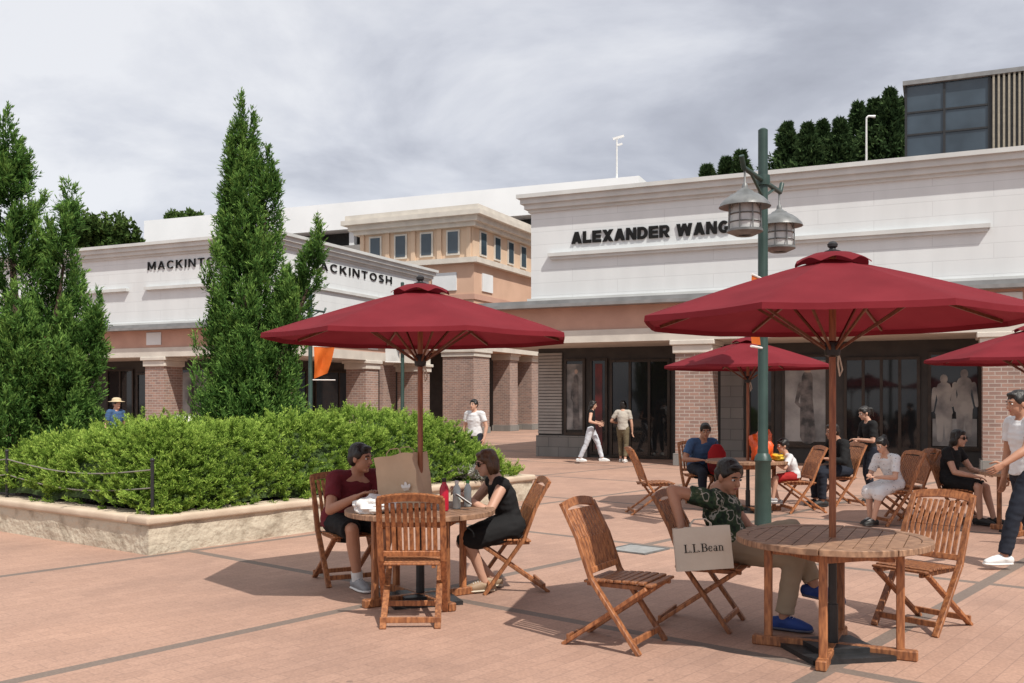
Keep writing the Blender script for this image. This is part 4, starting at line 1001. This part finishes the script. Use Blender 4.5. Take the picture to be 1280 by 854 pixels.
def ik(a,t,l1,l2,pole):
    d=t-a; L=min(d.length,(l1+l2)*.997); L=max(L,abs(l1-l2)+.02); d.normalize()
    ca=(l1*l1+L*L-l2*l2)/(2*l1*L); ca=max(-1,min(1,ca)); p=Vector(pole); p=p-d*p.dot(d)
    if p.length<1e-4: p=d.orthogonal()
    p.normalize(); return a+d*l1*ca+p*l1*math.sqrt(1-ca*ca), a+d*L
def hand(bd,fx,wr,dv,side,s,curl=.5,pn=None):
    dv=dv.normalized(); pn=Vector(pn) if pn is not None else Vector((0,0,-1)); pn=(pn-dv*pn.dot(dv))
    if pn.length<1e-3: pn=dv.orthogonal()
    pn.normalize(); la=dv.cross(pn)*side; la.normalize()  # towards the thumb side
    k=s
    bd.tube([wr-dv*.01*k,wr+dv*.035*k,wr+dv*.085*k],[(.030*k,.020*k),(.040*k,.018*k),(.038*k,.014*k)],10,right=la,rnd=True)
    for i,(o,L) in enumerate(((.029,.070),(.010,.080),(-.010,.074),(-.029,.058))):
        p=wr+dv*.082*k+la*o*k; d=dv.copy(); pts=[p-dv*.02*k,p]; 
        for q in range(3):
            d=(d*math.cos(curl*.6)+pn*math.sin(curl*.6)).normalized(); p=p+d*L*k*(.42,.33,.25)[q]; pts.append(p)
            pn2=(pn-d*pn.dot(d)); 
            if pn2.length>1e-3: pn=pn2.normalized()
        fx.tube(pts,[.0085*k,.009*k,.0085*k,.0078*k,.006*k],7,rnd=True)
    p=wr+dv*.02*k+la*.028*k; pts=[p,p+(la*.8+dv*.6).normalized()*.035*k,p+(la*.8+dv*.6).normalized()*.035*k+(dv+la*.15+pn*.4).normalized()*.03*k,p+(la*.8+dv*.6).normalized()*.035*k+(dv+pn*.7).normalized()*.058*k]
    fx.tube(pts,[.012*k,.0105*k,.0095*k,.007*k],7,rnd=True)
def person(label,loc,face,pel,neck,head,hands,ankles,top,bottom,shoes,hair,skin,s=1.,vox=.012,female=False,hyaw=0,hpitch=0,
           epole=((-.6,-.4,-.6),(.6,-.4,-.6)),kpole=((-.1,1,.6),(.1,1,.6)),foot=(0,0),fpitch=(0,0),dress=0,curl=.5,glasses=False,hat=None,socks=None,shw=.185,palm=(0,0,-1),z0=.004,dw=1.,bulk=1.):
    t=thing('person',(loc[0],loc[1],z0),face-90,label,'person')
    V=Vector; pel=V(pel);neck=V(neck);head=V(head); wf=.9 if female else 1.
    rt=V((1,0,0))
    def lp(f): return pel.lerp(neck,f)
    spine=[pel+V((0,0,-.09*s)),pel,lp(.32)+V((0,-.012,0)),lp(.64)+V((0,-.01,0)),lp(.9),neck+V((0,0,.02*s))]
    rx=[.12,.165,.135 if female else .15,.16 if female else .175,.14,.06]; ry=[.09,.115,.10,.118,.085,.055]
    rx=[q*bulk for q in rx[:5]]+rx[5:]; ry=[q*bulk for q in ry[:5]]+ry[5:]
    rad=[(a*s*wf,c*s*wf) for a,c in zip(rx,ry)]
    bd=MB(); fx=MB(); tp=MB(); bt=MB(); 
    bd.tube(spine,rad,16,right=rt,rnd=True)
    bd.tube([neck+V((0,-.01,-.03*s)),neck.lerp(head,.5),head+V((0,-.01,-.03*s))],[.062*s*wf,.054*s*wf,.055*s*wf],12,rnd=True)
    inf=.016*s
    tp.tube([pel+V((0,0,-.05*s)),pel+V((0,0,.02)),spine[2],spine[3],spine[4],neck+V((0,0,-.015*s))],[(rad[1][0]*.99+inf,rad[1][1]+inf*1.3)]+[(a+inf,c+inf) for a,c in rad[1:5]]+[(.085*s*wf,.075*s*wf)],18,right=rt)
    bt.tube([pel+V((0,0,-.09*s)),pel,lp(.2)],[(a+.013*s,c+.013*s) for a,c in (rad[0],rad[1],(rad[2][0]+.005,rad[2][1]))],18,right=rt,rnd=True)
    legs=[]
    for i,sd in enumerate((-1,1)):
        sh=lp(.9)+rt*sd*shw*s*wf
        el,ha=ik(sh,V(hands[i]),.295*s,.255*s,epole[i])
        a=wf**.7*s
        bd.tube([lp(.93)+rt*sd*.05*s,sh],[.055*a,.06*a],10,rnd=True)
        bd.tube([sh,sh.lerp(el,.45),el],[.057*a,.05*a,.041*a],10,rnd=True)
        bd.tube([el,el.lerp(ha,.3),ha],[.041*a,.042*a,.027*a],10,rnd=True)
        hand(bd,fx,ha,(ha-el),sd,s*(.95 if female else 1.),curl,palm)
        sl=top[1]
        tp.tube([lp(.93)+rt*sd*.05*s,sh],[.062*a,.072*a],12,rnd=True)
        if sl>0:
            e1=sh.lerp(el,min(sl,1)); tp.tube([sh,e1],[.073*a,(.073-.012*min(sl,1))*a],12,rnd=sl>1)
            if sl>1: tp.tube([el,el.lerp(ha,sl-1)],[.06*a,.045*a],12)
        hp=pel+rt*sd*.088*s+V((0,0,-.015*s))
        kn,an=ik(hp,V(ankles[i]),.43*s,.42*s,kpole[i]); legs.append((hp,kn,an))
        bk=(V((0,-1,0)) if abs((kn-an).normalized().z)>.5 else V((0,0,-1)))
        bd.tube([hp,hp.lerp(kn,.5),kn],[.088*a,.074*a,.055*a],12,rnd=True)
        bd.tube([kn,kn.lerp(an,.3)+bk*.012*s,an.lerp(kn,.25),an],[.054*a,.056*a,.042*a,.037*a],12,rnd=True)
        bl=bottom[1] if bottom else 0
        if bl>0:
            k1=hp.lerp(kn,min(bl,1)); bt.tube([hp,hp.lerp(k1,.5),k1],[.105*a,.092*a,(.074 if bl>1 else .088)*a],14,rnd=bl>1)
            if bl>1: q=bl-1; bt.tube([kn,kn.lerp(an,.4*q),kn.lerp(an,q)],[.073*a,.07*a,.062*a],14)
        fa=R(foot[i]); fd=V((math.sin(fa),math.cos(fa),math.sin(R(fpitch[i])))).normalized()
        up=V((0,0,1)); lo=an-V((0,0,.075*s))
        heel=lo-fd*.055*s; rtv=fd.cross(up).normalized(); upf=rtv.cross(fd)
        bd.tube([an,lo+upf*.04*s],[.037*a,.036*a],10,rnd=True)
        bd.tube([heel+upf*.04*s,lo+fd*.06*s+upf*.04*s,lo+fd*.15*s+upf*.03*s],[.028*a,.032*a,.026*a],10,rnd=True)
        if shoes:
            b=MB(); b.tube([heel-fd*.012*s+upf*.045*s,lo+fd*.03*s+upf*.052*s,lo+fd*.10*s+upf*.044*s,lo+fd*.168*s+upf*.032*s],[(.037*a,.044*a),(.043*a,.052*a),(.047*a,.042*a),(.037*a,.028*a)],14,right=rtv,rnd=True)
            b.tube([lo+upf*.05*s,an.lerp(lo,.05)],[.050*a,.047*a],12)
            so_=remesh(b,'shoe',max(vox*.8,.008),2,shoes[0],t)
            b=MB(); b.tube([heel-fd*.02*s+upf*.012*s,lo+fd*.03*s+upf*.012*s,lo+fd*.11*s+upf*.012*s,lo+fd*.188*s+upf*.016*s],[(.038*a,.0135*s),(.045*a,.0135*s),(.051*a,.0135*s),(.038*a,.012*s)],14,right=rtv,rnd=True); b.build('sole',shoes[1],so_,True)
            if vox<.0095:
                b=MB()
                for q in range(4):
                    c_=lo+fd*(.045+.02*q)*s+upf*(.098-.006*q)*s; b.tube([c_-rtv*.022*s-upf*.006*s,c_+upf*.001*s,c_+rtv*.022*s-upf*.006*s],.0035*s,6)
                b.build('laces',WHITEP,so_,True)
        if socks:
            b=MB(); b.tube([an+ (kn-an)*.18,an],[.047*a,.045*a],12); b.build('sock',socks,t,True)
    if dress:
        for hp,kn,an in legs:
            e=hp.lerp(kn,min(dress,1)); tp.tube([hp,e],[.125*s*dw,.11*s*dw],14,rnd=True)
            if dress>1: tp.tube([e,kn.lerp(an,dress-1)],[.11*s*dw,.12*s*dw],14,rnd=True)
        m0=(legs[0][0]+legs[1][0])/2; m1=(legs[0][0].lerp(legs[0][1],min(dress,1))+legs[1][0].lerp(legs[1][1],min(dress,1)))/2
        tp.tube([m0,m1],[.12*s*dw,.10*s*dw],14,rnd=True)
    # head
    H=Matrix.Translation(head)@Matrix.Rotation(R(hyaw),4,'Z')@Matrix.Rotation(R(hpitch),4,'X')@Matrix.Scale(s*(.96 if female else 1)*1.0 if s>.85 else s*1.18,4)
    bd.ell((0,-.012,.022),(.074,.093,.092),H); bd.ell((0,.022,-.04),(.058,.066,.075),H); bd.ell((0,.062,-.093),(.03,.026,.022),H)
    bd.tube([H@V((0,.082,.012)),H@V((0,.105,-.026))],[.010*s,.0145*s],8,rnd=True)
    bd.ell((0,.079,.026),(.045,.012,.010),H); bd.ell((0,.083,-.058),(.024,.010,.012),H)
    for sd in(-1,1): bd.ell((sd*.076,-.005,-.012),(.011,.021,.032),H)
    remesh(bd,'body',vox,2,skin,t,0,fx)
    if not glasses:
        for sd in(-1,1):
            b=MB(); b.ell((sd*.031,.0755,.004),(.0145,.010,.0085),H,10,6); e_=b.build('eye',EYEW,t,True)
            b=MB(); b.ell((sd*.031,.0815,.004),(.0075,.006,.0078),H,8,6); b.build('iris',DARK,e_,True)
    for sd in(-1,1):
        b=MB(); b.tube([H@V((sd*.015,.089,.027)),H@V((sd*.032,.089,.032)),H@V((sd*.05,.077,.026))],[.0045*s]*3,6,rnd=True); b.build('eyebrow',hair[1],t,True)
    b=MB(); b.ell((0,.0885,-.057),(.022,.006,.0065),H,10,6); b.build('mouth',LIPM,t,True)
    b=MB(); hs=hair[0]
    if hs!='none':
        b.ell((0,-.022,.046),(.083,.099,.083),H); b.ell((0,-.05,0),(.080,.073,.085),H); b.ell((0,.045,.088),(.055,.035,.026),H)
        for sd in(-1,1): b.ell((sd*.068,.005,.03),(.018,.045,.045),H)
        if hs in('bob','long'):
            b.ell((0,-.05,-.05),(.094,.062,.085),H)
            for sd in(-1,1): b.tube([H@V((sd*.07,.0,.04)),H@V((sd*.083,.0,-.03)),H@V((sd*.075,-.0,-.095))],[.025,.026,.016],8,rnd=True)
        if hs=='long': b.tube([H@V((0,-.07,-.05)),H@V((0,-.085,-.17)),H@V((0,-.075,-.28))],[(.085*s,.045*s),(.09*s,.04*s),(.05*s,.025*s)],12,right=(1,0,0),rnd=True)
        if hs=='tail': b.tube([H@V((0,-.105,.05)),H@V((0,-.16,.02)),H@V((0,-.155,-.12))],[.028*s,.035*s,.012*s],10,rnd=True)
        if hs=='bun': b.ell((0,-.09,.09),(.045,.045,.042),H)
        remesh(b,'hair',vox*.9,1,hair[1],t,.009)
    if glasses:
        b=MB()
        for sd in(-1,1):
            b.ell((sd*.033,.085,.004),(.027,.010,.021),H,12,8); b.tube([H@V((sd*.057,.075,.008)),H@V((sd*.078,0,.006))],.003,6)
        b.tube([H@V((-.012,.094,.008)),H@V((.012,.094,.008))],.003,6); b.build('sunglasses',BLKP,t,True)
    if hat:
        b=MB(); b.lathe([(.19,.055),(.19,.062),(.11,.075),(.1,.13),(.06,.155),(.005,.16)],20,0,H@Matrix.Translation((0,-.015,0))); b.build('hat',hat,t,True)
    if top: remesh(tp,'dress' if dress else 'shirt',vox,3,top[0],t,.012*s)
    if bottom and bottom[1]>0: remesh(bt,'shorts' if bottom[1]<1.2 else 'trousers',vox,3,bottom[0],t,.011*s)
    return t
def sitP(lean=.1,h=0,side=0): # pel, neck, head for a seated adult
    return dict(pel=(0,-.02,.55),neck=(side,lean,.965+h),head=(side,lean+.085,1.10+h))
M_MAR=clothmat('maroon_shirt',(.15,.022,.03)); M_BLK=clothmat('black_cloth',(.017,.017,.018)); M_NAVY=clothmat('navy_trousers',(.022,.026,.038)); M_WHT=clothmat('white_shirt',(.74,.74,.75))
M_BEI=clothmat('khaki_trousers',(.38,.305,.22)); M_BLUE=clothmat('blue_shirt',(.06,.12,.24)); M_REDS=clothmat('red_shorts',(.42,.03,.03)); M_JEAN=clothmat('pale_jeans',(.60,.63,.68)); M_CREAM=clothmat('cream_top',(.5,.46,.4)); M_OLV=clothmat('olive_trousers',(.16,.13,.08))
CAMO=patmat('camouflage_shirt',[(0,(.018,.028,.02)),(.42,(.03,.055,.03)),(.50,(.06,.08,.045)),(.545,(.36,.35,.30)),(.60,(.025,.04,.025))],13)
DRS=patmat('white_patterned_dress',[(0,(.10,.11,.14)),(.16,(.66,.66,.67))],26,vor=True)
S_GREY=(mat('grey_trainers',(.32,.32,.33),(.2,.2,.21)),WHITEP); S_BLUE=(mat('blue_trainers',(.02,.06,.27),(.012,.035,.16),.7),mat('dark_sole',(.10,.11,.16))); S_WHT=(mat('white_trainers',(.72,.72,.71)),WHITEP); S_BLK=(mat('black_shoes',(.02,.02,.02)),BLK); S_TAN=(mat('tan_sandals',(.35,.24,.15)),mat('cream_sole',(.6,.52,.4)))
# seated couple
person('man in maroon shirt and dark shorts sitting at the table with bags',(P1X,P1Y),-56,hands=((-.10,.46,.79),(.10,.47,.79)),ankles=((-.16,.36,.08),(.06,.40,.08)),top=(M_MAR,.62),bottom=(M_BLK,.95),shoes=S_GREY,hair=('short',HAIRB),skin=SKIN1,s=1.04,bulk=1.12,vox=.0085,hyaw=30,hpitch=-8,socks=PLASTW,curl=.7,kpole=((-.4,1,.6),(.15,1,.6)),**sitP(.17,.0,-.04))
person('woman in black sleeveless dress with brown bob sitting in profile',(-.04,8.10),198,hands=((-.12,.40,.80),(.13,.38,.82)),ankles=((-.08,.22,.08),(.10,.10,.08)),top=(M_BLK,0),bottom=None,dress=.85,shoes=S_TAN,hair=('bob',HAIRBR),skin=SKIN2,s=.96,vox=.0085,female=True,hyaw=0,hpitch=-14,glasses=True,curl=.8,**sitP(.10,-.03))
# camouflage shirt man
person('man in camouflage shirt with one arm over the chair back, blue shoes',(1.50,6.93),-22,pel=(-.02,.09,.55),neck=(.01,-.02,.93),head=(.03,.075,1.05),hands=((-.06,.40,.60),(.38,-.20,.72)),ankles=((.05,.66,.30),(.12,.46,.08)),top=(CAMO,.6),bottom=(M_BEI,1.9),shoes=S_BLUE,hair=('short',HAIRB),skin=SKIN1,s=1.02,vox=.0085,hyaw=-38,hpitch=-20,
  epole=((-.6,-.4,-.6),(.30,-1,.6)),kpole=((0,.4,1),(0,.5,1)),fpitch=(-8,0),foot=(0,10),curl=.6)
# standing man right edge
person('man in white shirt and navy trousers walking at the right edge',(4.90,9.15),186,pel=(0,0,.93),neck=(0,.03,1.42),head=(0,.09,1.565),hands=((-.25,.40,1.0),(.27,.05,.82)),ankles=((-.09,.30,.085),(.09,-.28,.13)),top=(M_WHT,.6),bottom=(M_NAVY,1.93),shoes=S_WHT,hair=('short',HAIRB),skin=SKIN1,vox=.0095,hpitch=-10,fpitch=(0,-14),s=1.0,palm=(1,0,0))
# background walkers
person('woman walking in black top and pale jeans before the store entrance',(1.98,24.1),-8,pel=(0,0,.89),neck=(0,.02,1.34),head=(0,.06,1.475),hands=((-.2,.22,1.02),(.2,.20,1.0)),ankles=((-.07,.30,.08),(.07,-.28,.12)),top=(M_BLK,.15),bottom=(M_JEAN,1.93),shoes=S_WHT,hair=('long',HAIRB),skin=SKIN2,s=.95,female=True,vox=.014,hpitch=-12,palm=(1,0,0))
person('woman in cream top and olive trousers standing at the store entrance',(2.83,24.5),70,pel=(0,0,.88),neck=(0,.01,1.33),head=(0,.05,1.465),hands=((-.2,.2,1.0),(.24,.02,.78)),ankles=((-.08,.10,.08),(.08,-.1,.08)),top=(M_CREAM,.7),bottom=(M_OLV,1.8),shoes=S_WHT,hair=('bob',HAIRB),skin=SKIN2,s=.94,female=True,vox=.014,palm=(1,0,0))
person('man in white shirt whose head shows above the hedge near the arcade',(PX(594,20),20),-120,pel=(0,0,.89),neck=(0,.02,1.35),head=(0,.06,1.495),hands=((-.25,.05,.8),(.25,.05,.8)),ankles=((-.09,.0,.08),(.09,0,.08)),top=(M_WHT,.6),bottom=(M_NAVY,1.9),shoes=S_BLK,hair=('short',HAIRB),skin=SKIN2,s=.96,vox=.014,palm=(1,0,0))
person('person in straw hat and navy shirt behind the hedge at far left',(PX(144,22),22),-30,pel=(0,0,.90),neck=(0,.02,1.36),head=(0,.06,1.50),hands=((-.25,.05,.8),(.25,.05,.8)),ankles=((-.09,.0,.08),(.09,0,.08)),top=(M_BLUE,.7),bottom=(M_BEI,1.9),shoes=S_BLK,hair=('short',HAIRB),skin=SKIN2,s=.96,vox=.014,hat=mat('straw_hat',(.62,.5,.32)),palm=(1,0,0))
# seated group behind
person('man in blue shirt sitting behind the lamp post facing forward',(2.92,15.0),-75,hands=((-.14,.36,.70),(.16,.34,.68)),ankles=((-.13,.40,.08),(.13,.38,.08)),top=(M_BLUE,.65),bottom=(M_NAVY,1.85),shoes=S_BLK,hair=('short',HAIRB),skin=SKIN1,vox=.012,hpitch=-14,hyaw=-20,**sitP(.14,.02))
person('boy in white shirt and red shorts sitting at the back table',(4.04,13.68),186,pel=(0,.03,.525),neck=(0,.14,.82),head=(0,.19,.945),hands=((-.1,.36,.72),(.1,.34,.74)),ankles=((-.07,.36,.20),(.09,.22,.16)),top=(M_WHT,.75),bottom=(M_REDS,.9),shoes=S_GREY,hair=('short',HAIRB),skin=SKIN2,s=.70,vox=.010,hpitch=-14)
person('seated person in dark clothes between the boy and the standing woman',(4.98,14.5),195,hands=((-.14,.36,.72),(.14,.36,.72)),ankles=((-.1,.40,.08),(.1,.38,.08)),top=(M_BLK,1.8),bottom=(M_NAVY,1.9),shoes=S_BLK,hair=('short',HAIRB),skin=SKIN1,vox=.012,hpitch=-8,**sitP(.08,.02))
person('standing woman in dark top behind the seated group',(5.62,15.0),190,pel=(0,0,.84),neck=(0,.06,1.26),head=(0,.13,1.39),hands=((-.04,.26,.98),(.06,.26,.94)),ankles=((-.08,.04,.08),(.08,-.08,.08)),top=(M_BLK,.8),bottom=(M_NAVY,1.9),shoes=S_BLK,hair=('tail',HAIRB),skin=SKIN2,s=.9,female=True,vox=.012,hpitch=-20)
person('girl in white patterned dress sitting and looking down',(4.90,12.33),208,pel=(0,0,.535),neck=(0,.14,.895),head=(0,.215,1.02),hands=((-.05,.36,.62),(.07,.36,.64)),ankles=((-.05,.42,.08),(.07,.34,.08)),top=(DRS,.75),bottom=None,dress=1.1,dw=.82,shoes=S_BLK,hair=('bun',HAIRB),skin=SKIN2,s=.86,female=True,vox=.009,hpitch=-24)
person('woman in black with sunglasses and long hair sitting at the right',(5.74,12.55),-50,hands=((-.12,.38,.66),(.10,.36,.62)),ankles=((-.10,.50,.08),(.06,.40,.08)),top=(M_BLK,.5),bottom=(M_BLK,.9),shoes=S_BLK,hair=('long',HAIRB),skin=SKIN2,s=.98,female=True,vox=.010,glasses=True,hpitch=-6,**sitP(.02,.0))
